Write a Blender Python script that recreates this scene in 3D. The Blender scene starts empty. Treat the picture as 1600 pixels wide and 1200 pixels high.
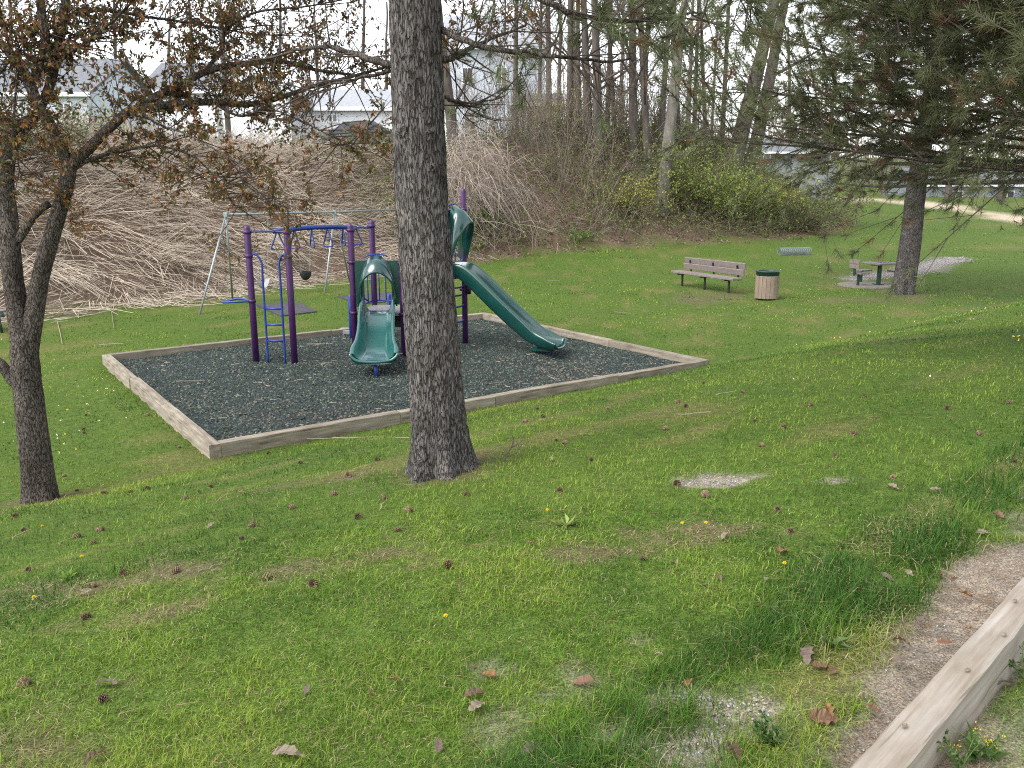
import bpy, math, random
import numpy as np

# ------------------------------------------------------------------ camera, sky, sun, exposure
scene = bpy.context.scene
coll = scene.collection
rng = np.random.default_rng(11)
random.seed(11)
CAM_Z, PITCH, FOCAL = 3.1, math.radians(13.0), 1300.0

cam_data = bpy.data.cameras.new('camera')
cam = bpy.data.objects.new('camera', cam_data)
coll.objects.link(cam)
cam.location = (0, 0, CAM_Z)
cam.rotation_euler = (math.radians(90) - PITCH, 0, 0)
cam_data.sensor_width = 36.0
cam_data.lens = 36.0 * FOCAL / 1600.0
cam_data.clip_start = 0.05
cam_data.clip_end = 3000
scene.camera = cam

SUN_ELEV, SUN_AZ = math.radians(50), math.radians(-125)      # azimuth from +Y towards +X
world = bpy.data.worlds.new('World')
scene.world = world
world.use_nodes = True
wn, wl = world.node_tree.nodes, world.node_tree.links
wn.clear()
sky = wn.new('ShaderNodeTexSky')
sky.sky_type = 'NISHITA'
sky.sun_disc = False
sky.sun_elevation = SUN_ELEV
sky.sun_rotation = SUN_AZ
sky.air_density = 1.0
sky.dust_density = 1.0
sky.ozone_density = 1.0
hsv = wn.new('ShaderNodeHueSaturation')
hsv.inputs['Saturation'].default_value = 0.22
hsv.inputs['Value'].default_value = 1.0
bg = wn.new('ShaderNodeBackground')
bg.inputs['Strength'].default_value = 0.15
wo = wn.new('ShaderNodeOutputWorld')
wl.new(sky.outputs[0], hsv.inputs['Color'])
wl.new(hsv.outputs[0], bg.inputs[0])
wl.new(bg.outputs[0], wo.inputs[0])

sun_data = bpy.data.lights.new('sun', 'SUN')
sun_data.energy = 1.15
sun_data.angle = math.radians(42)
sun_data.color = (1.0, 0.975, 0.94)
sun = bpy.data.objects.new('sun', sun_data)
coll.objects.link(sun)
sun.rotation_euler = (math.radians(90) - SUN_ELEV, 0, math.pi - SUN_AZ)

scene.view_settings.view_transform = 'Standard'
scene.view_settings.look = 'None'
scene.view_settings.gamma = 1.0
scene.view_settings.exposure = 1.58
scene.render.engine = 'CYCLES'
scene.cycles.use_denoising = False
scene.cycles.filter_width = 1.1
scene.cycles.max_bounces = 6
scene.cycles.diffuse_bounces = 3
scene.cycles.transparent_max_bounces = 4

# ------------------------------------------------------------------ numeric helpers
def ss(a, b, x):
    t = np.clip((np.asarray(x, float) - a) / (b - a), 0, 1)
    return t * t * (3 - 2 * t)

_T2 = np.random.default_rng(5).random((256, 256)).astype(np.float32).ravel()
_T3 = np.random.default_rng(6).random((64, 64, 64)).astype(np.float32).ravel()
def vnoise(x, y, z=None, seed=0):
    x = np.asarray(x, np.float32); y = np.asarray(y, np.float32)
    xf, yf = np.floor(x), np.floor(y)
    fx, fy = x-xf, y-yf
    fx = fx*fx*(3-2*fx); fy = fy*fy*(3-2*fy)
    xi, yi = xf.astype(np.int32)+seed*37, yf.astype(np.int32)+seed*91
    if z is None:
        x0, x1, y0, y1 = (xi & 255) << 8, ((xi+1) & 255) << 8, yi & 255, (yi+1) & 255
        a, b, c, d = _T2[x0+y0], _T2[x1+y0], _T2[x0+y1], _T2[x1+y1]
        u = a+(b-a)*fx; w = c+(d-c)*fx
        return u+(w-u)*fy
    z = np.asarray(z, np.float32)
    zf = np.floor(z); fz = z-zf; fz = fz*fz*(3-2*fz); zi = zf.astype(np.int32)
    r = 0
    for da, wx in ((0, 1-fx), (1, fx)):
        for db, wy in ((0, 1-fy), (1, fy)):
            for dc, wz in ((0, 1-fz), (1, fz)):
                r = r + wx*wy*wz*_T3[(((xi+da) & 63) << 12)+(((yi+db) & 63) << 6)+((zi+dc) & 63)]
    return r

def fbm(x, y, z=None, seed=0, octs=4):
    r, a, s = 0, 0.5, 0
    for o in range(octs):
        r = r + a * vnoise(np.asarray(x)*2**o, np.asarray(y)*2**o, None if z is None else np.asarray(z)*2**o, seed+o)
        s += a; a *= 0.5
    return r / s

def unit(v):
    v = np.asarray(v, float)
    return v / np.maximum(np.linalg.norm(v, axis=-1, keepdims=True), 1e-9)

# ------------------------------------------------------------------ terrain shape
SN = np.array([-0.633, 0.774])                      # downhill direction, square to the pit edge
PROF_S = np.array([-60, 0.0, 0.95, 3.0, 4.7, 7.1, 8.7, 9.35, 11.5, 400])
PROF_Z = np.array([1.9, 1.43, 1.45, 1.33, 1.13, 0.66, 0.17, 0.0, -0.01, -0.01])
_sx = np.linspace(-60, 400, 9201)
_sz = np.interp(_sx, PROF_S, PROF_Z)
_k = np.ones(17) / 17
_sz = np.convolve(np.pad(_sz, 8, mode='edge'), _k, 'valid')
BANK = np.array([(-70, 2), (-40, 7), (-22, 14.2), (-12.7, 20.3), (-11.4, 21.4), (-9.5, 24.4), (-6.6, 30.0),
                 (-2.6, 35.8), (0.9, 39.3), (8.6, 43.6), (14.3, 46.5), (19.5, 51.5), (23, 58), (27, 75), (50, 150), (80, 320)], float)
PIT = [np.array(p, float) for p in ((-7.51, 15.1), (-3.57, 9.52), (3.44, 14.62), (-0.71, 20.5))]   # A B C D

def bank_dist(x, y):
    x = np.asarray(x, float); y = np.asarray(y, float)
    best = np.full(x.shape, 1e9); sgn = np.ones(x.shape)
    for (x0, y0), (x1, y1) in zip(BANK[:-1], BANK[1:]):
        dx, dy = x1-x0, y1-y0
        t = np.clip(((x-x0)*dx + (y-y0)*dy) / (dx*dx+dy*dy), 0, 1)
        ex, ey = x-(x0+t*dx), y-(y0+t*dy)
        d = np.hypot(ex, ey)
        s = np.where(dx*ey - dy*ex > 0, 1.0, -1.0)
        m = d < best - 1e-9
        best = np.where(m, d, best); sgn = np.where(m, s, sgn)
    return best * sgn

def in_pit(x, y, grow=0.0):
    r = np.ones(np.shape(x), bool)
    c = sum(PIT) / 4
    for i in range(4):
        a, b = PIT[i], PIT[(i+1) % 4]
        n = np.array([-(b-a)[1], (b-a)[0]]); n /= np.hypot(*n)
        if n @ (c-a) < 0: n = -n
        r &= ((np.asarray(x)-a[0])*n[0] + (np.asarray(y)-a[1])*n[1]) > -grow
    return r

def height(x, y):
    x = np.asarray(x, float); y = np.asarray(y, float)
    s = SN[0]*x + SN[1]*y
    z = np.interp(s, _sx, _sz)
    far = np.maximum(0, y-29)
    z = z + 0.042 * far * far / (far + 6) * ss(-12, 2, x)
    d = bank_dist(x, y)
    hb = (4.9 + 0.6*ss(-5, 2, x)) * (1 - 0.75 * ss(9, 26, x))
    z = z + hb * ss(-0.6, 8.5, d) + 0.5*ss(0, 3, d)*(fbm(x*0.5, y*0.5, seed=3)-0.5)
    flat = in_pit(x, y, 0.5)
    bump = 0.10*(fbm(x*0.35, y*0.35, seed=5)-0.5) + 0.05*(fbm(x*1.7, y*1.7, seed=6)-0.5)
    near = np.exp(-np.hypot(x, y)/6.0)
    bump = bump + near*0.05*(fbm(x*6, y*6, seed=8)-0.5)
    z = z + np.where(flat, 0.0, bump)
    return z

def h1(x, y):
    return float(height(np.array([x]), np.array([y]))[0])

def pix_ray(px, py):
    a, b = (px-800)/FOCAL, (600-py)/FOCAL
    c, s = math.cos(PITCH), math.sin(PITCH)
    return np.array([a, c+b*s, -s+b*c])

def spot(px, py):
    """place on the terrain seen at that place of the photograph"""
    r = pix_ray(px, py)
    t = 1.2*1.004**np.arange(1450)
    p = np.array([0, 0, CAM_Z]) + r*t[:, None]
    hit = p[:, 2] < height(p[:, 0], p[:, 1])
    k = int(np.argmax(hit)) if hit.any() else len(t)-1
    t = np.linspace(t[max(k-1, 0)], t[k], 40)
    p = np.array([0, 0, CAM_Z]) + r*t[:, None]
    hit = p[:, 2] < height(p[:, 0], p[:, 1])
    k = int(np.argmax(hit)) if hit.any() else len(t)-1
    return p[k]

def at(px, py, Y):
    r = pix_ray(px, py)
    return np.array([0, 0, CAM_Z]) + r*(Y/r[1])

# ------------------------------------------------------------------ object helpers
ORG = {}
def tag(o, label=None, cat=None, group=None, kind=None):
    if label: o['label'] = label
    if cat: o['category'] = cat
    if group: o['group'] = group
    if kind: o['kind'] = kind
    return o

def empty(name, loc, label, cat, group=None):
    o = bpy.data.objects.new(name, None)
    coll.objects.link(o)
    o.location = [float(c) for c in loc]
    o.empty_display_size = 0.2
    ORG[o.name] = np.array(loc, float)
    return tag(o, label, cat, group)

class MB:
    def __init__(self):
        self.v, self.q, self.t, self.c, self.n = [], [], [], [], 0
    def add(self, v, quads=None, tris=None, col=None):
        v = np.asarray(v, float).reshape(-1, 3)
        self.v.append(v)
        if quads is not None and len(quads): self.q.append(np.asarray(quads, np.int64).reshape(-1, 4) + self.n)
        if tris is not None and len(tris): self.t.append(np.asarray(tris, np.int64).reshape(-1, 3) + self.n)
        if col is not None:
            col = np.asarray(col, float)
            if col.ndim == 1: col = np.tile(col, (len(v), 1))
        self.c.append(col)
        self.n += len(v)
        return self
    def mesh(self, name, mat, origin=(0, 0, 0), smooth=False):
        v = np.concatenate(self.v) - np.asarray(origin, float)
        q = np.concatenate(self.q) if self.q else np.zeros((0, 4), np.int64)
        t = np.concatenate(self.t) if self.t else np.zeros((0, 3), np.int64)
        me = bpy.data.meshes.new(name)
        me.vertices.add(len(v)); me.vertices.foreach_set('co', v.astype(np.float32).ravel())
        loops = np.concatenate([q.ravel(), t.ravel()]).astype(np.int32)
        me.loops.add(len(loops)); me.loops.foreach_set('vertex_index', loops)
        npoly = len(q)+len(t)
        starts = np.concatenate([np.arange(len(q))*4, len(q)*4+np.arange(len(t))*3]).astype(np.int32)
        me.polygons.add(npoly); me.polygons.foreach_set('loop_start', starts)
        if any(c is not None for c in self.c):
            cols = np.concatenate([c if c is not None else np.full((len(vv), 3), 0.5) for c, vv in zip(self.c, self.v)])
            at_ = me.color_attributes.new('Col', 'FLOAT_COLOR', 'POINT')
            at_.data.foreach_set('color', np.hstack([cols, np.ones((len(cols), 1))]).astype(np.float32).ravel())
        me.update(calc_edges=True)
        me.validate()
        if smooth: me.shade_smooth()
        else: me.shade_flat()
        me.materials.append(mat)
        return me
    def build(self, name, mat, parent=None, smooth=False, loc=None):
        if parent is not None:
            org = ORG[parent.name]
        else:
            org = np.array(loc if loc is not None else (0, 0, 0), float)
        o = bpy.data.objects.new(name, self.mesh(name, mat, org, smooth))
        coll.objects.link(o)
        if parent is not None: o.parent = parent
        else: o.location = [float(c) for c in org]
        ORG[o.name] = org
        return o

def frame_of(d):
    d = unit(d)
    ref = np.where(np.abs(d[..., 2:3]) < 0.9, np.array([0, 0, 1.0]), np.array([1.0, 0, 0]))
    a = unit(np.cross(d, ref)); b = np.cross(d, a)
    return a, b

def tube(mb, pts, rad, n=8, col=None, cap=True):
    pts = np.asarray(pts, float); m = len(pts)
    rad = np.full(m, rad, float) if np.isscalar(rad) else np.asarray(rad, float)
    tan = np.gradient(pts, axis=0)
    tan = unit(tan)
    a0, _ = frame_of(tan[0])
    A = [a0]
    for i in range(1, m):
        a = A[-1] - tan[i]*(A[-1] @ tan[i])
        A.append(unit(a))
    A = np.array(A); B = np.cross(tan, A)
    th = np.arange(n)*2*math.pi/n
    v = pts[:, None] + rad[:, None, None]*(np.cos(th)[None, :, None]*A[:, None] + np.sin(th)[None, :, None]*B[:, None])
    i, j = np.meshgrid(np.arange(m-1), np.arange(n), indexing='ij')
    q = np.stack([i*n+j, i*n+(j+1) % n, (i+1)*n+(j+1) % n, (i+1)*n+j], -1).reshape(-1, 4)
    v = v.reshape(-1, 3); tr = []
    if cap:
        v = np.vstack([v, pts[0], pts[-1]])
        c0, c1 = m*n, m*n+1
        for k in range(n):
            tr.append((c0, (k+1) % n, k)); tr.append((c1, (m-1)*n+k, (m-1)*n+(k+1) % n))
    mb.add(v, q, tr, col)
    return mb

def spline(pts, n):
    """Catmull-Rom through the points"""
    p = np.asarray(pts, float)
    p = np.vstack([2*p[0]-p[1], p, 2*p[-1]-p[-2]])
    out = []
    m = len(p)-3
    for u in np.linspace(0, m-1e-6, n):
        i = int(u); t = u-i
        a, b, c, d = p[i], p[i+1], p[i+2], p[i+3]
        out.append(0.5*((2*b)+(-a+c)*t+(2*a-5*b+4*c-d)*t*t+(-a+3*b-3*c+d)*t**3))
    return np.array(out)

def basis(rz=0.0, rx=0.0, ry=0.0):
    cz, sz = math.cos(rz), math.sin(rz); cx, sx = math.cos(rx), math.sin(rx); cy, sy = math.cos(ry), math.sin(ry)
    Z = np.array([[cz, -sz, 0], [sz, cz, 0], [0, 0, 1]]); X = np.array([[1, 0, 0], [0, cx, -sx], [0, sx, cx]])
    Y = np.array([[cy, 0, sy], [0, 1, 0], [-sy, 0, cy]])
    return Z @ Y @ X

_BOX = None
def box(mb, c, size, R=None, bev=0.006, col=None):
    """box with chamfered edges"""
    hx, hy, hz = [s/2 for s in size]
    b = min(bev, hx*0.45, hy*0.45, hz*0.45)
    V, idx = [], {}
    for sx in (-1, 1):
        for sy in (-1, 1):
            for sz in (-1, 1):
                for ax in range(3):
                    p = [sx*(hx-b), sy*(hy-b), sz*(hz-b)]
                    p[ax] = (sx*hx, sy*hy, sz*hz)[ax]
                    idx[(sx, sy, sz, ax)] = len(V); V.append(p)
    Q, T = [], []
    for ax in range(3):
        u, w = [(1, 2), (2, 0), (0, 1)][ax]
        for s in (-1, 1):
            f = []
            for a, d in ((-1, -1), (1, -1), (1, 1), (-1, 1)):
                k = [0, 0, 0]; k[ax] = s; k[u] = a; k[w] = d
                f.append(idx[tuple(k)+(ax,)])
            Q.append(f if s > 0 else f[::-1])
    for ax in range(3):
        u, w = [(1, 2), (2, 0), (0, 1)][ax]
        for a in (-1, 1):
            for d in (-1, 1):
                k0 = [0]*3; k0[u] = a; k0[w] = d; k1 = list(k0); k0[ax] = -1; k1[ax] = 1
                f = [idx[tuple(k0)+(u,)], idx[tuple(k1)+(u,)], idx[tuple(k1)+(w,)], idx[tuple(k0)+(w,)]]
                Q.append(f if a*d > 0 else f[::-1])
    for sx in (-1, 1):
        for sy in (-1, 1):
            for sz in (-1, 1):
                f = [idx[(sx, sy, sz, 0)], idx[(sx, sy, sz, 1)], idx[(sx, sy, sz, 2)]]
                T.append(f if sx*sy*sz > 0 else f[::-1])
    V = np.array(V)
    if R is not None: V = V @ np.asarray(R).T
    mb.add(V + np.asarray(c, float), Q, T, col)
    return mb

# vectorised curved shoots: start P, direction D, length L, bend B
def shoots(mb, P, D, L, B, r0, r1=None, segs=2, sides=3, col=None):
    N = len(P)
    if N == 0: return
    r0 = np.broadcast_to(np.asarray(r0, float), (N,))
    r1 = r0*0.35 if r1 is None else np.broadcast_to(np.asarray(r1, float), (N,))
    L = np.broadcast_to(np.asarray(L, float), (N,))
    a, b = frame_of(D)
    ts = np.linspace(0, 1, segs+1)
    ctr = P[:, None] + D[:, None]*(L[:, None]*ts)[..., None] + B[:, None]*(ts*ts)[None, :, None]
    rr = r0[:, None] + (r1-r0)[:, None]*ts
    th = np.arange(sides)*2*math.pi/sides
    off = np.cos(th)[None, :, None]*a[:, None] + np.sin(th)[None, :, None]*b[:, None]
    v = ctr[:, :, None] + rr[:, :, None, None]*off[:, None]
    base = (np.arange(N)*(segs+1)*sides)[:, None, None]
    i, j = np.meshgrid(np.arange(segs), np.arange(sides), indexing='ij')
    q = np.stack([i*sides+j, i*sides+(j+1) % sides, (i+1)*sides+(j+1) % sides, (i+1)*sides+j], -1).reshape(1, -1, 4)
    q = (base+q).reshape(-1, 4)
    if col is not None:
        col = np.asarray(col, float)
        col = np.repeat(np.broadcast_to(col, (N, 3)), (segs+1)*sides, axis=0)
    mb.add(v.reshape(-1, 3), q, None, col)

def shoot_point(P, D, L, B, t):
    L = np.broadcast_to(np.asarray(L, float), (len(P),))
    return P + D*(L*t)[:, None] + B*(t*t)[:, None]

def rand_dirs(n, g=rng):
    return unit(g.normal(size=(n, 3)))

def leaves(mb, P, D, size, width=0.5, fold=0.25, col=None, g=rng):
    """folded diamond leaves: base, two sides, tip"""
    N = len(P)
    size = np.broadcast_to(np.asarray(size, float), (N,))[:, None]
    D = unit(D)
    a = unit(np.cross(D, rand_dirs(N, g)))
    n = np.cross(D, a)
    w = size*width*0.5
    v = np.stack([P, P+D*size*0.45+a*w+n*size*fold*0.5, P+D*size-n*size*0.12, P+D*size*0.45-a*w+n*size*fold*0.5], 1)
    k = (np.arange(N)*4)[:, None]
    t = np.concatenate([k+np.array([[0, 1, 2]]), k+np.array([[0, 2, 3]])])
    c = None if col is None else np.repeat(np.broadcast_to(col, (N, 3)), 4, axis=0)
    mb.add(v.reshape(-1, 3), None, t, c)

def tufts(mb, P, A, K, length, width, col, stem=0.07, spread=(0.35, 1.25), g=rng):
    """needle tufts: K needles round each axis A"""
    T = len(P)
    a, b = frame_of(A)
    ph = g.uniform(0, 2*math.pi, (T, K)); el = g.uniform(spread[0], spread[1], (T, K))
    d = (np.cos(el)[..., None]*A[:, None] + np.sin(el)[..., None]*(np.cos(ph)[..., None]*a[:, None]+np.sin(ph)[..., None]*b[:, None]))
    base = P[:, None] - A[:, None]*(g.uniform(0, 1, (T, K))*stem)[..., None]
    ln = length*g.uniform(0.7, 1.1, (T, K))[..., None]
    side = unit(np.cross(d, rand_dirs(T*K, g).reshape(T, K, 3)))*width*0.5
    tip = base + d*ln + np.array([0, 0, -0.12])*ln
    v = np.stack([base-side, base+side, tip], 2).reshape(-1, 3)
    t = np.arange(T*K*3).reshape(-1, 3)
    c = np.repeat(np.broadcast_to(col[:, None], (T, K, 3)).reshape(-1, 3)*g.uniform(0.75, 1.25, (T*K, 1)), 3, axis=0)
    mb.add(v, None, t, c)

# ------------------------------------------------------------------ materials
def new_mat(name):
    m = bpy.data.materials.new(name); m.use_nodes = True
    nt = m.node_tree
    return m, nt.nodes, nt.links, nt.nodes['Principled BSDF']

def noise_node(N, Lk, scale, detail=4.0, rough=0.6, stretch=None, coord='Object'):
    tc = N.new('ShaderNodeTexCoord'); mp = N.new('ShaderNodeMapping'); tx = N.new('ShaderNodeTexNoise')
    if stretch: mp.inputs['Scale'].default_value = stretch
    tx.inputs['Scale'].default_value = scale; tx.inputs['Detail'].default_value = detail
    tx.inputs['Roughness'].default_value = rough
    Lk.new(tc.outputs[coord], mp.inputs['Vector']); Lk.new(mp.outputs[0], tx.inputs['Vector'])
    return tx

def ramp_node(N, Lk, src, stops):
    r = N.new('ShaderNodeValToRGB'); e = r.color_ramp.elements
    while len(e) < len(stops): e.new(0.5)
    for k, (p, c) in enumerate(stops):
        e[k].position = p; e[k].color = tuple(c)+(1,) if len(c) == 3 else c
    Lk.new(src, r.inputs[0])
    return r

def surf(name, stops, scale=8.0, rough=0.8, bump=0.0, bscale=None, stretch=None, detail=5.0, metal=0.0, spec=0.3, coat=0.0, bdist=0.02, patch=0.0):
    m, N, Lk, P = new_mat(name)
    t = noise_node(N, Lk, scale, detail, stretch=stretch)
    r = ramp_node(N, Lk, t.outputs['Fac'], stops)
    out_c = r.outputs[0]
    if patch:
        tp_ = noise_node(N, Lk, patch, 3.0); rp = ramp_node(N, Lk, tp_.outputs['Fac'], [(.32, (.62, .6, .58)), (.5, (1, 1, 1)), (.68, (1.45, 1.42, 1.38))])
        mp_ = N.new('ShaderNodeMix'); mp_.data_type = 'RGBA'; mp_.blend_type = 'MULTIPLY'; mp_.inputs[0].default_value = 1.0
        Lk.new(out_c, mp_.inputs[6]); Lk.new(rp.outputs[0], mp_.inputs[7]); out_c = mp_.outputs[2]
    Lk.new(out_c, P.inputs['Base Color'])
    P.inputs['Roughness'].default_value = rough
    P.inputs['Metallic'].default_value = metal
    P.inputs['Specular IOR Level'].default_value = spec
    if coat: P.inputs['Coat Weight'].default_value = coat
    if bump:
        t2 = noise_node(N, Lk, bscale or scale*3, 6.0, stretch=stretch)
        b = N.new('ShaderNodeBump'); b.inputs['Strength'].default_value = bump; b.inputs['Distance'].default_value = bdist
        Lk.new(t2.outputs['Fac'], b.inputs['Height']); Lk.new(b.outputs[0], P.inputs['Normal'])
    return m

def col_mat(name, rough=0.8, trans=0.0, spec=0.2, noise=0.0, nscale=20.0, bump=0.0, fine=0.0):
    """colour from the Col attribute, optionally with grain and light passing through"""
    m, N, Lk, P = new_mat(name)
    at_ = N.new('ShaderNodeAttribute'); at_.attribute_name = 'Col'
    src = at_.outputs['Color']
    if noise:
        t = noise_node(N, Lk, nscale, 6.0)
        mr = N.new('ShaderNodeMapRange'); mr.inputs['To Min'].default_value = 1-noise; mr.inputs['To Max'].default_value = 1+noise
        mr.inputs['From Min'].default_value = 0.25; mr.inputs['From Max'].default_value = 0.75
        Lk.new(t.outputs['Fac'], mr.inputs[0])
        mx = N.new('ShaderNodeVectorMath'); mx.operation = 'SCALE'
        Lk.new(src, mx.inputs[0]); Lk.new(mr.outputs[0], mx.inputs['Scale'])
        src = mx.outputs[0]
        if fine:
            tf = noise_node(N, Lk, fine, 4.0, .75)
            rf = ramp_node(N, Lk, tf.outputs['Fac'], [(.36, (.35, .33, .3)), (.5, (.9, .9, .9)), (.62, (1.7, 1.6, 1.45))])
            mf = N.new('ShaderNodeMix'); mf.data_type = 'RGBA'; mf.blend_type = 'MULTIPLY'; mf.inputs[0].default_value = 1.0
            Lk.new(src, mf.inputs[6]); Lk.new(rf.outputs[0], mf.inputs[7]); src = mf.outputs[2]
        if bump:
            b = N.new('ShaderNodeBump'); b.inputs['Strength'].default_value = bump; b.inputs['Distance'].default_value = 0.02
            Lk.new(t.outputs['Fac'], b.inputs['Height']); Lk.new(b.outputs[0], P.inputs['Normal'])
    Lk.new(src, P.inputs['Base Color'])
    P.inputs['Roughness'].default_value = rough
    P.inputs['Specular IOR Level'].default_value = spec
    if trans:
        tr = N.new('ShaderNodeBsdfTranslucent'); mix = N.new('ShaderNodeMixShader'); out = N['Material Output']
        Lk.new(src, tr.inputs['Color']); mix.inputs[0].default_value = trans
        Lk.new(P.outputs[0], mix.inputs[1]); Lk.new(tr.outputs[0], mix.inputs[2]); Lk.new(mix.outputs[0], out.inputs['Surface'])
    return m

def siding(name, c):
    """painted boards too far off to tell apart: faint level lines"""
    m, N, Lk, P = new_mat(name)
    tc = N.new('ShaderNodeTexCoord'); wv = N.new('ShaderNodeTexWave'); wv.bands_direction = 'Z'; wv.wave_profile = 'SAW'
    wv.inputs['Scale'].default_value = 1.9; Lk.new(tc.outputs['Object'], wv.inputs['Vector'])
    r = ramp_node(N, Lk, wv.outputs['Fac'], [(.0, [v*.8 for v in c]), (.18, c), (1.0, [min(1, v*1.04) for v in c])])
    Lk.new(r.outputs[0], P.inputs['Base Color']); P.inputs['Roughness'].default_value = .7
    return m

def bark_mat(name, stops, scale, zs, gap):
    """plates of bark parted by dark wandering fissures"""
    m, N, Lk, P = new_mat(name)
    tc = N.new('ShaderNodeTexCoord'); mp = N.new('ShaderNodeMapping'); mp.inputs['Scale'].default_value = (1, 1, zs)
    Lk.new(tc.outputs['Object'], mp.inputs['Vector'])
    nz = N.new('ShaderNodeTexNoise'); nz.inputs['Scale'].default_value = scale*.55; nz.inputs['Detail'].default_value = 4
    Lk.new(mp.outputs[0], nz.inputs['Vector'])
    sc_ = N.new('ShaderNodeVectorMath'); sc_.operation = 'SCALE'; sc_.inputs['Scale'].default_value = 3.0/scale
    Lk.new(nz.outputs['Color'], sc_.inputs[0])
    ad = N.new('ShaderNodeVectorMath'); ad.operation = 'ADD'; Lk.new(mp.outputs[0], ad.inputs[0]); Lk.new(sc_.outputs[0], ad.inputs[1])
    vo = N.new('ShaderNodeTexVoronoi'); vo.feature = 'DISTANCE_TO_EDGE'; vo.inputs['Scale'].default_value = scale; Lk.new(ad.outputs[0], vo.inputs['Vector'])
    cr = ramp_node(N, Lk, vo.outputs['Distance'], [(0.0, (.34, .31, .29)), (gap*.5, (.66, .63, .61)), (gap, (1, 1, 1))])
    t1 = noise_node(N, Lk, scale*1.6, 7, .7, (1, 1, zs)); base = ramp_node(N, Lk, t1.outputs['Fac'], stops)
    t2 = noise_node(N, Lk, 3.2, 3); pt = ramp_node(N, Lk, t2.outputs['Fac'], [(.32, (.66, .64, .62)), (.5, (1, 1, 1)), (.68, (1.4, 1.38, 1.35))])
    src = base.outputs[0]
    for o in (cr, pt):
        mx = N.new('ShaderNodeMix'); mx.data_type = 'RGBA'; mx.blend_type = 'MULTIPLY'; mx.inputs[0].default_value = 1.0
        Lk.new(src, mx.inputs[6]); Lk.new(o.outputs[0], mx.inputs[7]); src = mx.outputs[2]
    Lk.new(src, P.inputs['Base Color']); P.inputs['Roughness'].default_value = .95; P.inputs['Specular IOR Level'].default_value = .1
    b1 = N.new('ShaderNodeBump'); b1.inputs['Strength'].default_value = 1.0; b1.inputs['Distance'].default_value = .018; Lk.new(cr.outputs[0], b1.inputs['Height'])
    b2 = N.new('ShaderNodeBump'); b2.inputs['Strength'].default_value = .8; b2.inputs['Distance'].default_value = .012; Lk.new(t1.outputs['Fac'], b2.inputs['Height'])
    Lk.new(b1.outputs[0], b2.inputs['Normal']); Lk.new(b2.outputs[0], P.inputs['Normal'])
    return m

M = {}
M['ground'] = col_mat('ground_soil_and_turf', 0.95, 0, 0.1, noise=0.4, nscale=14.0, bump=0.6, fine=110.0)
M['blade'] = col_mat('grass_blades', 0.6, 0.2, 0.25)
M['leaf'] = col_mat('tree_leaves', 0.55, 0.35, 0.3)
M['needle'] = col_mat('pine_needles', 0.5, 0.15, 0.3)
M['twig'] = col_mat('twig_wood', 0.85, 0, 0.15)
M['stalk'] = col_mat('dry_stalks', 0.75, 0, 0.2)
M['chip'] = col_mat('rubber_chips', 0.75, 0, 0.3)
M['stone'] = col_mat('pebbles', 0.85, 0, 0.3)
M['barkpine'] = bark_mat('pine_bark', [(.3, (.055, .048, .045)), (.47, (.105, .095, .09)), (.62, (.185, .172, .166)), (.8, (.24, .21, .19))], 56, .19, .13)
M['barkcrab'] = bark_mat('crabapple_bark', [(.3, (.06, .05, .043)), (.5, (.115, .098, .086)), (.7, (.19, .168, .15))], 60, .26, .12)
M['barkfar'] = surf('grey_bark', [(0.3, (0.05, 0.041, 0.036)), (0.7, (0.125, 0.105, 0.093))], 5, 0.95, 0.5, 20, (1, 1, 0.25))
M['barkpale'] = surf('pale_bark', [(0.3, (0.09, 0.08, 0.07)), (0.7, (0.2, 0.18, 0.16))], 5, 0.95, 0.5, 20, (1, 1, 0.25))
M['timber'] = surf('weathered_timber', [(0.3, (0.2, 0.165, 0.125)), (0.55, (0.34, 0.29, 0.225)), (0.75, (0.45, 0.4, 0.33))], 9, 0.85, 0.35, 40, None, 6)
M['purple'] = surf('purple_paint', [(0.3, (0.042, 0.011, 0.068)), (0.7, (0.06, 0.017, 0.092))], 6, 0.42, 0.03, 90, spec=0.4)
M['blue'] = surf('blue_paint', [(0.3, (0.01, 0.032, 0.17)), (0.7, (0.016, 0.048, 0.24))], 6, 0.4, 0.03, 90, spec=0.4)
M['plastic'] = surf('green_plastic', [(0.3, (0.004, 0.042, 0.036)), (0.7, (0.006, 0.058, 0.05))], 3, 0.2, 0.02, 60, spec=0.8, bdist=0.002, coat=.4)
M['plastic_skylit'] = surf('skylit_green_plastic', [(0.3, (0.010, 0.075, 0.066)), (0.7, (0.016, 0.10, 0.09))], 3, 0.2, 0.02, 60, spec=0.9, bdist=0.002, coat=.5)  # low slide: sky reflection on the bed painted in as a lighter green
M['grey_siding'] = siding('grey_siding', [0.2, 0.22, 0.235])
M['shingle_pale'] = surf('pale_shingles', [(0.3, (0.25, 0.26, 0.28)), (0.7, (0.36, 0.37, 0.39))], 6, 0.9, 0.4, 30)
M['galv'] = surf('galvanised_steel', [(0.3, (0.22, 0.25, 0.26)), (0.7, (0.36, 0.4, 0.41))], 14, 0.45, 0.05, 80, metal=0.6)
M['black'] = surf('black_rubber', [(0.3, (0.012, 0.012, 0.014)), (0.7, (0.03, 0.03, 0.033))], 20, 0.7, 0.1, 90)
M['mat'] = surf('grey_rubber_mat', [(0.3, (0.04, 0.04, 0.043)), (0.7, (0.075, 0.073, 0.076))], 6, 0.85, 0.3, 90)
M['deck'] = surf('coated_deck', [(0.3, (0.2, 0.19, 0.21)), (0.7, (0.3, 0.29, 0.31))], 30, 0.6, 0.2, 140)
M['green_metal'] = surf('dark_green_metal', [(0.3, (0.008, 0.03, 0.022)), (0.7, (0.016, 0.05, 0.037))], 10, 0.45, 0.05, 80, spec=0.45)
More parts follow.
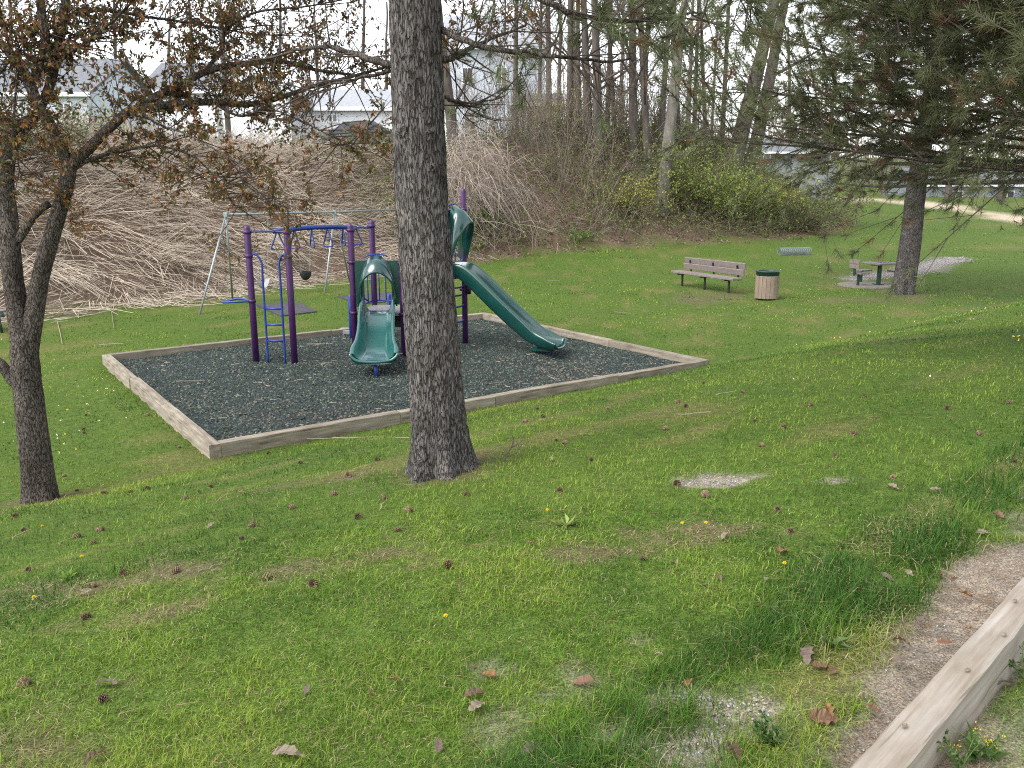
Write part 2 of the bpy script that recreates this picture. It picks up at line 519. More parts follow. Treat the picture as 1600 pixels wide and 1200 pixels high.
M['dark_metal'] = surf('dark_metal', [(0.3, (0.012, 0.014, 0.014)), (0.7, (0.03, 0.034, 0.034))], 10, 0.5, 0.05, 80)
M['plank'] = surf('brown_recycled_plank', [(0.3, (0.15, 0.122, 0.112)), (0.7, (0.22, 0.182, 0.17))], 10, 0.7, 0.1, 50, (1, 1, 1), bdist=.002)
M['slat'] = surf('tan_slat', [(0.3, (0.18, 0.135, 0.098)), (0.7, (0.265, 0.207, 0.158))], 9, 0.8, 0.1, 40, (1, 1, 0.3), bdist=.002)
M['concrete'] = surf('concrete', [(0.3, (0.15, 0.13, 0.11)), (0.7, (0.23, 0.205, 0.18))], 7, 0.9, 0.3, 60)
M['white'] = siding('white_siding', [0.74, 0.75, 0.77])
M['bluegrey'] = siding('blue_grey_siding', [0.6, 0.66, 0.74])
M['slate_siding'] = siding('slate_siding', [0.5, 0.54, 0.6])
M['beige'] = siding('beige_siding', [0.6, 0.53, 0.43])
M['shingle'] = surf('grey_shingles', [(0.3, (0.12, 0.13, 0.145)), (0.7, (0.2, 0.21, 0.225))], 6, 0.9, 0.4, 30)
M['glass'] = surf('dark_window_glass', [(0.3, (0.015, 0.018, 0.022)), (0.7, (0.03, 0.036, 0.045))], 1, 0.08, spec=0.8)
M['car_paint'] = surf('dark_blue_car_paint', [(0.3, (0.02, 0.026, 0.04)), (0.7, (0.028, 0.036, 0.055))], 1, 0.2, coat=0.8)
M['pole'] = surf('pole_wood', [(0.3, (0.1, 0.09, 0.075)), (0.7, (0.19, 0.17, 0.145))], 6, 0.9, 0.3, 30, (1, 1, 0.1))
M['cone'] = col_mat('pine_cone', 0.8, 0, 0.2)
M['cover'] = col_mat('ground_cover', 0.85, 0, 0.15)
# ------------------------------------------------------------------ ground cover masks
TN = np.array([-0.704, 0.711])                      # square to the near timber
GRAVEL = [(1130, 1108, .17, .11), (1030, 1172, .16, .08), (768, 1040, .07, .05), (912, 1062, .07, .08), (800, 1140, .10, .06), (905, 1172, .12, .05),
          (1105, 748, .22, .07), (1308, 748, .16, .045), (860, 1090, .07, .04), (1000, 1000, .05, .04), (1075, 1075, .06, .06)]
GRAVEL = [(spot(px, py), a, b) for px, py, a, b in GRAVEL]
BARE = [(285, 895, .42, .14), (585, 872, .36, .13), (150, 915, .5, .1), (235, 960, .25, .08), (75, 1150, .2, .12), (460, 890, .25, .1), (590, 740, .7, .2), (880, 870, .3, .07), (1090, 830, .3, .08),
        (1385, 470, 1.1, .5), (1320, 468, .9, .3), (1090, 470, 1.0, .5), (1120, 462, .8, .4), (720, 715, .3, .15)]
BARE = [(spot(px, py), a, b) for px, py, a, b in BARE]
PATHL = np.array([spot(1330, 436)[:2], spot(1420, 425)[:2], spot(1460, 413)[:2], spot(1500, 403)[:2]])
ROADP = [spot(1200, 303)[:2], spot(1330, 308)[:2], spot(1440, 318)[:2], spot(1520, 331)[:2], spot(1600, 343)[:2]]
ROADL = np.array(ROADP + [ROADP[-1] + (ROADP[-1]-ROADP[-2])*3.0])
TRUNK_B = spot(688, 738); CRAB_B = spot(62, 782); PINE_B = spot(1410, 458)

def line_dist(x, y, line):
    best = np.full(np.shape(x), 1e9)
    for (x0, y0), (x1, y1) in zip(line[:-1], line[1:]):
        dx, dy = x1-x0, y1-y0
        t = np.clip(((x-x0)*dx+(y-y0)*dy)/(dx*dx+dy*dy), 0, 1)
        best = np.minimum(best, np.hypot(x-x0-t*dx, y-y0-t*dy))
    return best

def masks(x, y):
    x = np.asarray(x, float); y = np.asarray(y, float)
    w = TN[0]*x + TN[1]*y
    n1 = fbm(x*2.3, y*2.3, seed=20); n2 = fbm(x*7, y*7, seed=21, octs=3); n3 = fbm(x*0.45, y*0.45, seed=22)
    al = 0.71*x + 0.704*y
    edge = 0.99 + 0.34*(n1-0.5) + 0.25*(n2-0.5) + 0.10*ss(2.4, 3.6, al)
    sand = ss(0.07, -0.07, w-edge)*ss(-3.0, -1.0, y)
    sand = np.where(w < 0.62, np.clip(0.55+1.6*(n1-0.5)+1.0*(n2-0.5), 0, 1), sand)
    grav = np.zeros(x.shape)
    for p, a, b in GRAVEL:
        e = np.hypot((x-p[0])/a, (y-p[1])/(b*1.6)) + 2.8*(n2-0.5)
        grav = np.maximum(grav, ss(1.4, 0.4, e)*(1 if a > .12 else .45))
    bare = np.zeros(x.shape)
    for p, a, b in BARE:
        e = np.hypot((x-p[0])/a, (y-p[1])/(b*1.6)) + 2.6*(n2-0.5)+1.6*(n1-0.5)
        bare = np.maximum(bare, 0.75*ss(1.5, 0.0, e))
    for p, r in ((TRUNK_B, .42), (CRAB_B, .35), (PINE_B, .9)):
        bare = np.maximum(bare, 0.6*ss(1.3, 0.6, np.hypot(x-p[0], y-p[1])/r + 0.9*(n1-0.5)))
    # long thin dry streaks running along the slope
    u = 0.774*x+0.633*y; v = SN[0]*x+SN[1]*y
    st = fbm(u*0.7, v*2.2, seed=25)
    dry = np.clip(ss(0.55, 0.74, st)*0.8 + 0.14*ss(0.55, 0.72, n3) - 0.06, 0, 1)
    d = bank_dist(x, y)
    litter = ss(-0.9, 0.5, d + 2.2*(n3-0.5) + 1.2*(n1-0.5))
    path = ss(0.62, 0.42, line_dist(x, y, PATHL) + 0.35*(n1-0.5))
    rd = line_dist(x, y, ROADL)
    road = ss(1.75, 1.35, rd + 0.5*(n1-0.5))
    return dict(sand=sand, grav=grav, bare=bare, dry=dry, litter=litter, path=path, road=road, rd=rd, bank=d, n1=n1, n2=n2, n3=n3, w=w)

def mixc(c, k, new):
    return c*(1-k[:, None]) + np.asarray(new, float)*k[:, None]

def ground_colour(x, y, m):
    n = len(x)
    c = np.tile(np.array([0.068, 0.11, 0.02]), (n, 1))
    c = mixc(c, m['dry'], (0.13, 0.125, 0.045))
    c = mixc(c, m['bare'], (0.12, 0.095, 0.06))
    c = mixc(c, m['grav'], (0.25, 0.22, 0.185))
    c = mixc(c, m['sand'], np.array((0.215, 0.187, 0.155))*(0.3+0.8*m['n2'][:, None]+.6*m['n1'][:, None]))
    c = mixc(c, m['litter'], np.where((x < -3)[:, None], (0.12, 0.088, 0.066), (0.15, 0.108, 0.08))*(0.5+m['n2'][:, None]))
    c = mixc(c, m['path'], (0.2, 0.185, 0.17))
    c = mixc(c, m['road'], (0.42, 0.35, 0.27))
    c = mixc(c, m['road']*ss(0.3, 0.1, np.abs(m['rd'])), (0.26, 0.26, 0.12))
    far = ss(9.5, 13, m['bank'])
    c = mixc(c, far*(1-m['road']), np.array((0.11, 0.14, 0.05)))
    return c

# ------------------------------------------------------------------ ground sheet
def axis(lo, hi, mid, n, k):
    a = math.asinh((lo-mid)/1.0*math.sinh(k)/300); b = math.asinh((hi-mid)*math.sinh(k)/300)
    return mid + 300*np.sinh(np.linspace(a, b, n))/math.sinh(k)
gx = axis(-600, 600, 0, 250, 6.6); gy = axis(-150, 1500, 4, 260, 6.4)
X, Y = np.meshgrid(gx, gy, indexing='ij')
Z = height(X.ravel(), Y.ravel())
mk = masks(X.ravel(), Y.ravel())
Z = Z - 0.02*mk['grav'] - 0.02*np.where(mk['w'] > 0.62, mk['sand'], 0)
Z = np.where(in_pit(X.ravel(), Y.ravel(), -0.05), -0.12, Z)
ii, jj = np.meshgrid(np.arange(len(gx)-1), np.arange(len(gy)-1), indexing='ij')
ny = len(gy)
q = np.stack([ii*ny+jj, (ii+1)*ny+jj, (ii+1)*ny+jj+1, ii*ny+jj+1], -1).reshape(-1, 4)
g = MB().add(np.stack([X.ravel(), Y.ravel(), Z], 1), q, None, ground_colour(X.ravel(), Y.ravel(), mk))
tag(g.build('ground', M['ground'], smooth=True), kind='structure')

# ------------------------------------------------------------------ grass
def grass():
    N = 650000
    d = np.exp(rng.uniform(math.log(1.45), math.log(80), N))
    keep = rng.uniform(size=N) < np.where(d < 3.2, 0.8, 1.0)*np.where(d > 30, 0.75, 1.0)
    d = d[keep]; N = len(d)
    th = rng.uniform(-0.7, 0.7, N)
    x, y = d*np.sin(th), d*np.cos(th)
    m = masks(x, y)
    tall = ss(0.42, 0.05, np.abs(m['w']-1.28)-0.12*(m['n1']-0.5))*ss(0.35, 0.6, m['n1']+0.12)
    tall = np.where(y > 5.5, tall*0.5, tall)
    ridge = ss(0.9, 0.1, np.abs(m['bank']+0.7))*ss(0.5, 0.65, m['n3']+0.1)*(x > 0)
    cover = np.clip(1 - m['sand']*1.0 - m['grav']*0.8 - 0.7*m['bare'] - m['litter']*0.97 - m['path']*1.2 - m['road']*1.2 - 0.25*m['dry'], 0.0, 1)
    cover = np.where(m['w'] < 0.62, np.clip(cover*0.6-0.1, 0, 1), cover)
    cover = np.where(in_pit(x, y, 0.08), 0.0, cover)
    cover = np.where(np.hypot(x-TRUNK_B[0], y-TRUNK_B[1]) < 0.22, 0, cover)
    cover = np.where(np.abs(m['w']-0.68) < 0.06, 0, cover)
    far_turf = (m['bank'] > 10) & (m['road'] < 0.3)
    cover = np.where(far_turf, 0.6, cover)
    cover = np.maximum(cover, ridge*.8)
    k = rng.uniform(size=N) < cover
    x, y, d, tall, ridge = x[k], y[k], d[k], tall[k], ridge[k]
    m = {a: b[k] for a, b in m.items()}
    N = len(x)
    z = height(x, y) - 0.012 - 0.02*m['grav']
    clump = fbm(x*5, y*5, seed=31, octs=2)
    hgt = (0.022 + 0.036*clump)*rng.uniform(0.6, 1.4, N)*(1-0.25*m['dry']) + 0.10*tall*rng.uniform(0.4, 1.2, N) + 0.18*ridge*rng.uniform(0.4, 1, N)
    hgt *= np.where(d > 12, 1.05, 1.0)
    wid = np.maximum(0.0024, 0.00085*d)*rng.uniform(0.7, 1.25, N)
    az = rng.uniform(0, 2*math.pi, N); lean = np.abs(rng.normal(0, 0.62, N)) + 0.2
    straw = rng.uniform(size=N) < (0.14 + 0.40*m['dry'] + 0.35*m['bare'])
    lean = np.where(straw, lean+0.8, lean)
    hd = np.stack([np.cos(az), np.sin(az), np.zeros(N)], 1)
    sd = np.stack([-np.sin(az+rng.normal(0, .6, N)), np.cos(az), np.zeros(N)], 1)
    up = np.array([0, 0, 1.0])
    P = np.stack([x, y, z], 1)
    c, s = np.cos(np.minimum(lean, 1.45))[:, None], np.sin(np.minimum(lean, 1.45))[:, None]
    hg = hgt[:, None]
    tip = P + hg*(c*up + s*hd*1.15)
    midp = P + hg*0.55*(np.cos(lean*0.55)[:, None]*up + np.sin(lean*0.55)[:, None]*hd)
    w2 = wid[:, None]*0.5*sd
    # colours
    ma = fbm(x*0.5, y*0.5, seed=33)[:, None]; mb_ = fbm(x*2.1, y*2.1, seed=34)[:, None]
    deep, mid, yel, stc = np.array([0.036, 0.1, 0.010]), np.array([0.1, 0.198, 0.014]), np.array([0.212, 0.288, 0.030]), np.array([0.42, 0.36, 0.18])
    f = np.clip(0.5 + 2.6*(ma-0.5) + 1.9*(mb_-0.5) + rng.normal(0, 0.26, (N, 1)) + 0.35*m['dry'][:, None] - 0.55*np.maximum(tall, ridge)[:, None], 0, 1)
    col = np.where(f < 0.5, deep+(mid-deep)*f*2, mid+(yel-mid)*(f*2-1))
    col = col*rng.uniform(0.62, 1.32, (N, 1))
    col = np.where(straw[:, None], stc*rng.uniform(0.5, 1.1, (N, 1)), col)
    near = d < 4.6
    mb = MB()
    v = np.stack([P-w2, P+w2, midp-w2*0.8, midp+w2*0.8, tip], 1)[near]
    n = len(v); b = (np.arange(n)*5)[:, None]
    mb.add(v.reshape(-1, 3), b+np.array([[0, 1, 3, 2]]), b+np.array([[2, 3, 4]]), np.repeat(col[near], 5, axis=0))
    v = np.stack([P-w2*1.15, P+w2*1.15, tip], 1)[~near]
    n = len(v); b = (np.arange(n)*3)[:, None]
    mb.add(v.reshape(-1, 3), None, b+np.array([[0, 1, 2]]), np.repeat(col[~near], 3, axis=0))
    tag(mb.build('grass', M['blade']), 'green lawn grass with dry straw-coloured streaks', 'grass', kind='stuff')
grass()

# ------------------------------------------------------------------ pebbles and bits in the bare patches
def stones(mb, P, size, col, g=rng):
    N = len(P)
    base = np.array([(1, 0, -.4), (-1, 0, -.4), (0, 1, -.4), (0, -1, -.4), (0, 0, 1)], float)
    tri = np.array([(0, 2, 4), (2, 1, 4), (1, 3, 4), (3, 0, 4)])
    sc = np.stack([size*g.uniform(.7, 1.3, N), size*g.uniform(.6, 1.1, N), size*g.uniform(.35, .7, N)], 1)
    v = base[None]*sc[:, None] + g.normal(0, 1, (N, 5, 3))*(size*0.22)[:, None, None]
    az = g.uniform(0, 6.28, N); ca, sa = np.cos(az)[:, None], np.sin(az)[:, None]
    v = np.stack([v[..., 0]*ca-v[..., 1]*sa, v[..., 0]*sa+v[..., 1]*ca, v[..., 2]], -1) + P[:, None]
    mb.add(v.reshape(-1, 3), None, (np.arange(N)*5)[:, None, None]+tri[None], np.repeat(col, 5, axis=0))

def scatter(n, lo, hi, th=0.66):
    d = np.exp(rng.uniform(math.log(lo), math.log(hi), n)); a = rng.uniform(-th, th, n)
    return d*np.sin(a), d*np.cos(a), d

def gravel():
    mb = MB()
    x, y, d = scatter(110000, 1.5, 9)
    m = masks(x, y)
    k = rng.uniform(size=len(x)) < np.clip(m['grav']*0.9 + 0.09*m['sand'], 0, 1)
    x, y, d = x[k], y[k], d[k]; gr = m['grav'][k] > 0.3
    n = len(x); pale = rng.uniform(size=(n, 1))
    col = np.where(pale < 0.35, (0.42, 0.39, 0.36), np.where(pale < 0.7, (0.27, 0.25, 0.235), (0.15, 0.145, 0.15)))*rng.uniform(0.7, 1.2, (n, 1))
    size = np.where(gr, rng.uniform(0.003, 0.0085, n), rng.uniform(0.0015, 0.006, n))*np.where(rng.uniform(size=n) < .04, 2.0, 1)
    stones(mb, np.stack([x, y, height(x, y)-0.014], 1), size, col)
    # gravel path beside the game table
    n = 9000
    i = rng.integers(0, len(PATHL)-1, n); t = rng.uniform(size=(n, 1))
    p = PATHL[i]*(1-t)+PATHL[i+1]*t + rng.normal(0, 0.3, (n, 2))
    stones(mb, np.stack([p[:, 0], p[:, 1], height(p[:, 0], p[:, 1])+0.004], 1), rng.uniform(.012, .035, n), np.array([[.25, .23, .22]])*rng.uniform(.5, 1.4, (n, 1)))
    tag(mb.build('gravel', M['stone']), 'pale grey gravel showing through the grass', 'gravel', kind='stuff')
gravel()

def needle_litter():
    """fallen pine needles, bark crumbs on sand and bare soil"""
    mb = MB()
    x, y, d = scatter(60000, 1.5, 14)
    m = masks(x, y)
    k = rng.uniform(size=len(x)) < np.clip(1.0*m['sand']*ss(0.3, 0.6, m['n1']) + 0.75*m['bare'] + 0.13, 0, 1)
    k &= ~in_pit(x, y, 0.1)
    x, y, d = x[k], y[k], d[k]; n = len(x)
    az = rng.uniform(0, 6.28, n)
    D = unit(np.stack([np.cos(az), np.sin(az), rng.normal(0, .18, n)], 1))
    c = np.array([[0.26, 0.17, 0.10]])*rng.uniform(.4, 1.4, (n, 1))
    shoots(mb, np.stack([x, y, height(x, y)+rng.uniform(-.012, .012, n)], 1), D, rng.uniform(.04, .11, n), rng.normal(0, .01, (n, 3)), np.maximum(.0009, .00022*d), segs=1, col=c)
    tag(mb.build('needle_litter', M['twig']), 'fallen brown pine needles on bare soil', 'litter', kind='stuff')
needle_litter()

# ------------------------------------------------------------------ play pit: mulch and timber border
def mulch():
    def mz(p, base):
        x, y = p[:, 0], p[:, 1]
        z = base + 0.08*(fbm(x*0.6, y*0.6, seed=41)-0.5) + 0.035*(fbm(x*4, y*4, seed=42)-0.5)
        for cx_, cy_, r_ in ((-2.35, 13.75, .45), (1.05, 15.4, .45), (-4.3, 15.0, .4), (-3.5, 15.6, .6)):
            q2 = ((x-cx_)**2+(y-cy_)**2)/r_**2
            z = z - .06*np.exp(-q2) + .025*np.exp(-(np.sqrt(q2)-1.6)**2*4)
        return z
    mb = MB()
    A, B, C, D = PIT
    n = 70
    u, v = np.meshgrid(np.linspace(0.004, 0.996, n), np.linspace(0.004, 0.996, n), indexing='ij')
    u, v = u.ravel()[:, None], v.ravel()[:, None]
    p = (A*(1-u)+D*u)*(1-v) + (B*(1-u)+C*u)*v
    z = mz(p, 0.055)
    i, j = np.meshgrid(np.arange(n-1), np.arange(n-1), indexing='ij')
    mb.add(np.column_stack([p, z]), np.stack([i*n+j, i*n+j+1, (i+1)*n+j+1, (i+1)*n+j], -1).reshape(-1, 4), None, np.array([0.016, 0.022, 0.023]))
    N = 39000
    u, v = rng.uniform(.01, .99, (N, 1)), rng.uniform(.01, .99, (N, 1))
    p = (A*(1-u)+D*u)*(1-v) + (B*(1-u)+C*u)*v
    z = mz(p, 0.06)
    r = rng.uniform(size=(N, 1)); worn = np.clip(fbm(p[:, :1]*0.8, p[:, 1:]*0.8, seed=44), 0, 1)
    nearedge = ss(0.75, 1.0, v)
    col = np.where(r < 0.55, (0.03, 0.044, 0.035), np.where(r < 0.86, (0.056, 0.077, 0.06), (0.11, 0.13, 0.105)))*rng.uniform(.6, 1.35, (N, 1))
    brown = rng.uniform(size=(N, 1)) < 0.04 + 0.35*ss(.52, .7, worn)*ss(.55, .95, v)
    col = np.where(brown, np.array([0.17, 0.13, 0.095])*rng.uniform(.4, 1.2, (N, 1)), col)
    stones(mb, np.column_stack([p, z]), rng.uniform(.012, .027, N), col)
    # pale bits of dry stalk lying on the mulch
    n = 280
    u, v = rng.uniform(.03, .97, (n, 1)), rng.uniform(.03, .97, (n, 1))**0.8
    p = (A*(1-u)+D*u)*(1-v) + (B*(1-u)+C*u)*v
    az = rng.uniform(0, 6.28, n); L = rng.uniform(.04, .13, n)*np.where(rng.uniform(size=n) < .08, 3, 1)
    shoots(mb, np.column_stack([p, mz(p, .075)]), np.stack([np.cos(az), np.sin(az), np.zeros(n)], 1), L, np.zeros((n, 3)), .006, .004, 1, 3, np.array([[.36, .3, .22]])*rng.uniform(.4, 1.2, (n, 1)))
    tag(mb.build('rubber_mulch', M['chip']), 'dark green shredded rubber mulch filling the play pit', 'mulch', kind='stuff')
mulch()

def timber_mesh(name, L, w, h, stations=12, jit=0.004, mat=None, bev=0.005):
    mb = MB()
    prof = np.array([(-w/2+bev, -h/2), (w/2-bev, -h/2), (w/2, -h/2+bev), (w/2, h/2-bev), (w/2-bev, h/2), (-w/2+bev, h/2), (-w/2, h/2-bev), (-w/2, -h/2+bev)])
    xs = np.linspace(-L/2, L/2, stations)
    V = []
    wx, wz = np.cumsum(rng.normal(0, jit*.5, stations)), np.cumsum(rng.normal(0, jit*.5, stations))
    wx -= np.linspace(wx[0], wx[-1], stations); wz -= np.linspace(wz[0], wz[-1], stations)
    for k, x in enumerate(xs):
        p = prof + rng.normal(0, jit*.5, prof.shape) + np.array([wx[k], wz[k]])
        V += [(x+(rng.normal(0, .003) if k in (0, stations-1) else 0), a, b) for a, b in p]
    Q = [[k*8+j, (k+1)*8+j, (k+1)*8+(j+1) % 8, k*8+(j+1) % 8] for k in range(stations-1) for j in range(8)]
    e = (stations-1)*8
    T = [(0, j, j+1) for j in range(1, 7)] + [(e, e+j+1, e+j) for j in range(1, 7)]
    mb.add(V, Q, T)
    return mb.mesh(name, mat)

def wood_material(name, stops, crack=0.5, fine=1.0):
    m, N, Lk, P = new_mat(name)
    t1 = noise_node(N, Lk, 6, 6, stretch=(.35, 2.2, 2.2)); t2 = noise_node(N, Lk, 28*fine, 6, stretch=(.08, 2, 2)); t3 = noise_node(N, Lk, 9*fine, 3, stretch=(.1, 3.2, 3.2))
    oi = N.new('ShaderNodeObjectInfo')
    r = ramp_node(N, Lk, t1.outputs['Fac'], stops)
    r2 = ramp_node(N, Lk, t2.outputs['Fac'], [(.3, (.62, .6, .58)), (.7, (1.12, 1.12, 1.12))])
    r3 = ramp_node(N, Lk, t3.outputs['Fac'], [(.30, (.25, .22, .2)), (.345, (1, 1, 1))])
    mx = N.new('ShaderNodeMix'); mx.data_type = 'RGBA'; mx.blend_type = 'MULTIPLY'; mx.inputs[0].default_value = .8
    Lk.new(r.outputs[0], mx.inputs[6]); Lk.new(r2.outputs[0], mx.inputs[7])
    mx2 = N.new('ShaderNodeMix'); mx2.data_type = 'RGBA'; mx2.blend_type = 'MULTIPLY'; mx2.inputs[0].default_value = crack
    Lk.new(mx.outputs[2], mx2.inputs[6]); Lk.new(r3.outputs[0], mx2.inputs[7])
    hv = N.new('ShaderNodeHueSaturation'); mr = N.new('ShaderNodeMapRange')
    mr.inputs['To Min'].default_value = .82; mr.inputs['To Max'].default_value = 1.15
    Lk.new(oi.outputs['Random'], mr.inputs[0]); Lk.new(mr.outputs[0], hv.inputs['Value']); Lk.new(mx2.outputs[2], hv.inputs['Color'])
    Lk.new(hv.outputs[0], P.inputs['Base Color'])
    P.inputs['Roughness'].default_value = .85; P.inputs['Specular IOR Level'].default_value = .2
    b = N.new('ShaderNodeBump'); b.inputs['Strength'].default_value = .7; b.inputs['Distance'].default_value = .006
    Lk.new(r3.outputs[0], b.inputs['Height']); b2 = N.new('ShaderNodeBump'); b2.inputs['Strength'].default_value = .35; b2.inputs['Distance'].default_value = .004
    Lk.new(t2.outputs['Fac'], b2.inputs['Height']); Lk.new(b.outputs[0], b2.inputs['Normal']); Lk.new(b2.outputs[0], P.inputs['Normal'])
    return m
M['timber'] = wood_material('weathered_timber', [(.3, (.17, .14, .105)), (.5, (.29, .25, .195)), (.75, (.42, .375, .31))], .8)
M['timber_pale'] = wood_material('bleached_timber', [(.28, (.26, .21, .155)), (.5, (.37, .325, .27)), (.75, (.47, .43, .38))], .7, .8)
M['knot'] = surf('wood_knot', [(.3, (.12, .085, .06)), (.7, (.26, .2, .15))], 60, .9)

def part_obj(name, me, parent, loc, rz=0.0, ry=0.0):
    o = bpy.data.objects.new(name, me); coll.objects.link(o); o.parent = parent
    wl_ = np.array(loc, float)
    o.location = [float(c) for c in wl_-ORG[parent.name]]
    o.rotation_euler = (0, ry, rz)
    ORG[o.name] = wl_
    return o

border = empty('pit_border', (PIT[1][0], PIT[1][1], 0), 'weathered grey-brown timber border framing the dark play pit', 'border')
for si, (a, b, nseg) in enumerate(((PIT[0], PIT[1], 3), (PIT[1], PIT[2], 4), (PIT[2], PIT[3], 3), (PIT[3], PIT[0], 4))):
    d = b-a; L = np.hypot(*d); d = d/L; rz = math.atan2(d[1], d[0])
    cuts = np.linspace(0.07, L-0.075, nseg+1); cuts[1:-1] += rng.normal(0, .25, nseg-1)
    cuts[0] = 0.073 if si % 2 else -0.07
    cuts[-1] = L-0.073 if si % 2 else L+0.07
    for k in range(nseg):
        l = cuts[k+1]-cuts[k]-0.008
        c = a + d*(cuts[k]+cuts[k+1])/2
        nrm = np.array([-d[1], d[0]])*rng.normal(0, .008)
        part_obj('timber', timber_mesh('timber', l, .14, .21, 12, .0025, M['timber']), border, (c[0]+nrm[0], c[1]+nrm[1], (.068)+rng.normal(0, .005)), rz+rng.normal(0, .003))

# near timber at the edge of the parking area
ta, tb = np.array([-1.3, -.25]), np.array([3.25, 4.27])
tc = (ta+tb)/2; tl = np.hypot(*(tb-ta)); trz = math.atan2(*(tb-ta)[::-1])
near_t = empty('parking_timber', (tc[0]+.035, tc[1]-.035, 1.45), 'large bleached timber edging lying along the sandy strip', 'timber')
body = part_obj('beam', timber_mesh('beam', tl, .105, .19, 70, .0025, M['timber_pale'], .006), near_t, (tc[0]+.035, tc[1]-.035, 1.51), trz)
def on_beam(al, off, dz):
    dd = np.array([math.cos(trz), math.sin(trz)]); nn = np.array([-dd[1], dd[0]])
    c = tc + np.array([.035, -.035]) + dd*al + nn*off
    return np.array([c[0], c[1], 1.51+dz])
for al, off in ((.18, .012), (.62, -.02), (.95, -.035), (-.25, .02), (1.25, .01)):
    kb = MB(); p = on_beam(al, off, .095)
    th = np.linspace(0, 2*math.pi, 9)[:-1]
    dd = np.array([math.cos(trz), math.sin(trz), 0]); nn = np.array([-dd[1], dd[0], 0])
    ring = [p + dd*.014*math.cos(t)+nn*.007*math.sin(t) for t in th]; top = [p + dd*.008*math.cos(t)+nn*.004*math.sin(t)+np.array([0, 0, .0035]) for t in th]
    kb.add(ring+top+[p+np.array([0, 0, .002])], [[i, (i+1) % 8, 8+(i+1) % 8, 8+i] for i in range(8)], [(16, 8+i, 8+(i+1) % 8) for i in range(8)])
    kb.build('knot', M['knot'], near_t)
# ------------------------------------------------------------------ play structure
play = empty('play_structure', (-2.6, 16.2, 0), 'purple and blue climbing frame with two dark green slides', 'play structure')
POST = {'a': (-4.72, 15.06, 2.52), 'b': (-3.98, 14.94, 2.5), 'c': (-3.03, 15.85, 2.52), 'd': (-2.06, 15.67, 2.5), 'e': (-2.80, 16.9, 2.56),
        'f': (-1.9, 16.75, 3.15), 'g': (-1.36, 15.95, 3.15), 'h': (-0.965, 16.96, 3.17), 'i': (-1.62, 17.75, 3.15)}
def pz(k, z): return np.array([POST[k][0], POST[k][1], z])
for k, (x, y, z) in POST.items():
    mb = MB()
    r = .058
    tube(mb, [(x, y, -.1), (x, y, z*.5), (x, y, z-.06), (x, y, z-.02), (x, y, z-.005)], [r, r, r, r*.8, r*.35], 14)
    post = mb.build('post', M['purple'], play, True)
    for cz in {'a': (2.40, 1.98, 1.17), 'b': (2.40, 1.98), 'c': (2.40, 1.80, .84), 'd': (1.80, .84), 'e': (2.44, 1.75), 'f': (1.5,), 'g': (2.7, 1.5), 'h': (2.76, 1.5, 1.16), 'i': (1.5,)}[k]:
        mb = MB(); tube(mb, [(x, y, cz-.03), (x, y, cz-.028), (x, y, cz+.028), (x, y, cz+.03)], [r*1.05, r*1.22, r*1.22, r*1.05], 14)
        box(mb, (x-.075, y, cz), (.03, .035, .03))
        mb.build('clamp', M['purple'], post, True)

# overhead beam with hanging rings
m1, m2 = (pz('a', 2.40)+pz('b', 2.40))/2, (pz('c', 2.42)+pz('e', 2.42))/2
dirb = unit(m2-m1); perp = unit(np.cross(dirb, [0, 0, 1]))
mb = MB(); bp = [m1+(m2-m1)*t + np.array([0, 0, .05*math.sin(math.pi*t)]) for t in np.linspace(.06, .94, 9)]
tube(mb, bp, .042, 12); ring_beam = mb.build('overhead_beam', M['blue'], play, True)
for k1, base, e in (('a', bp[0], -1), ('b', bp[0], -1), ('c', bp[-1], 1), ('e', bp[-1], 1)):
    mb = MB(); tgt = pz(k1, 2.41)
    tube(mb, [base+dirb*e*(-.1), base+dirb*e*.02, base*.4+tgt*.6, tgt], .019, 8); mb.build('bracket', M['blue'], ring_beam, True)
for i, t in enumerate((.10, .27, .45, .62, .79, .93)):
    c = m1+(m2-m1)*t + np.array([0, 0, .03])
    ang = (.9, .2, -.2, .25, -.3, .95)[i]
    u = unit(perp*math.cos(ang)+dirb*math.sin(ang)); up = np.array([0, 0, 1.])
    w, hh = .115, .34
    pts = spline([c, c-up*hh*.5+u*w*.55, c-up*hh*.88+u*w, c-up*hh+u*w*.75, c-up*hh-u*w*.75, c-up*hh*.88-u*w, c-up*hh*.5-u*w*.55, c], 28)
    mb = MB(); tube(mb, pts, .013, 7); mb.build('hand_ring', M['blue'], play, True)

# ladder between the two left posts
mb = MB(); LA, LB = np.array([-4.50, 15.06, 0]), np.array([-4.17, 15.01, 0])
for P_, foot in (('a', LA), ('b', LB)):
    mb = MB(); top = pz(P_, 1.98)
    k = foot-top
    tube(mb, spline([top, top+np.array([k[0]*.55, k[1]*.55, .03]), foot+np.array([0, 0, 1.86]), foot+np.array([0, 0, 1.6]), foot+np.array([0, 0, .8]), foot+np.array([0, 0, -.05])], 24), .02, 8)
    mb.build('ladder_rail', M['blue'], play, True)
for z in (.44, .735, 1.03):
    mb = MB(); tube(mb, [LA+[0, 0, z], LB+[0, 0, z]], .017, 8); mb.build('rung', M['blue'], play, True)
mb = MB(); c = pz('a', 1.17)
tube(mb, spline([c+[-.03, -.05, 0], c+[-.28, -.10, -.005], c+[-.52, -.03, -.02], c+[-.5, .06, -.02], c+[-.28, .1, .03], c+[-.03, .05, .0]], 24), .019, 8)
mb.build('side_loop', M['blue'], play, True)

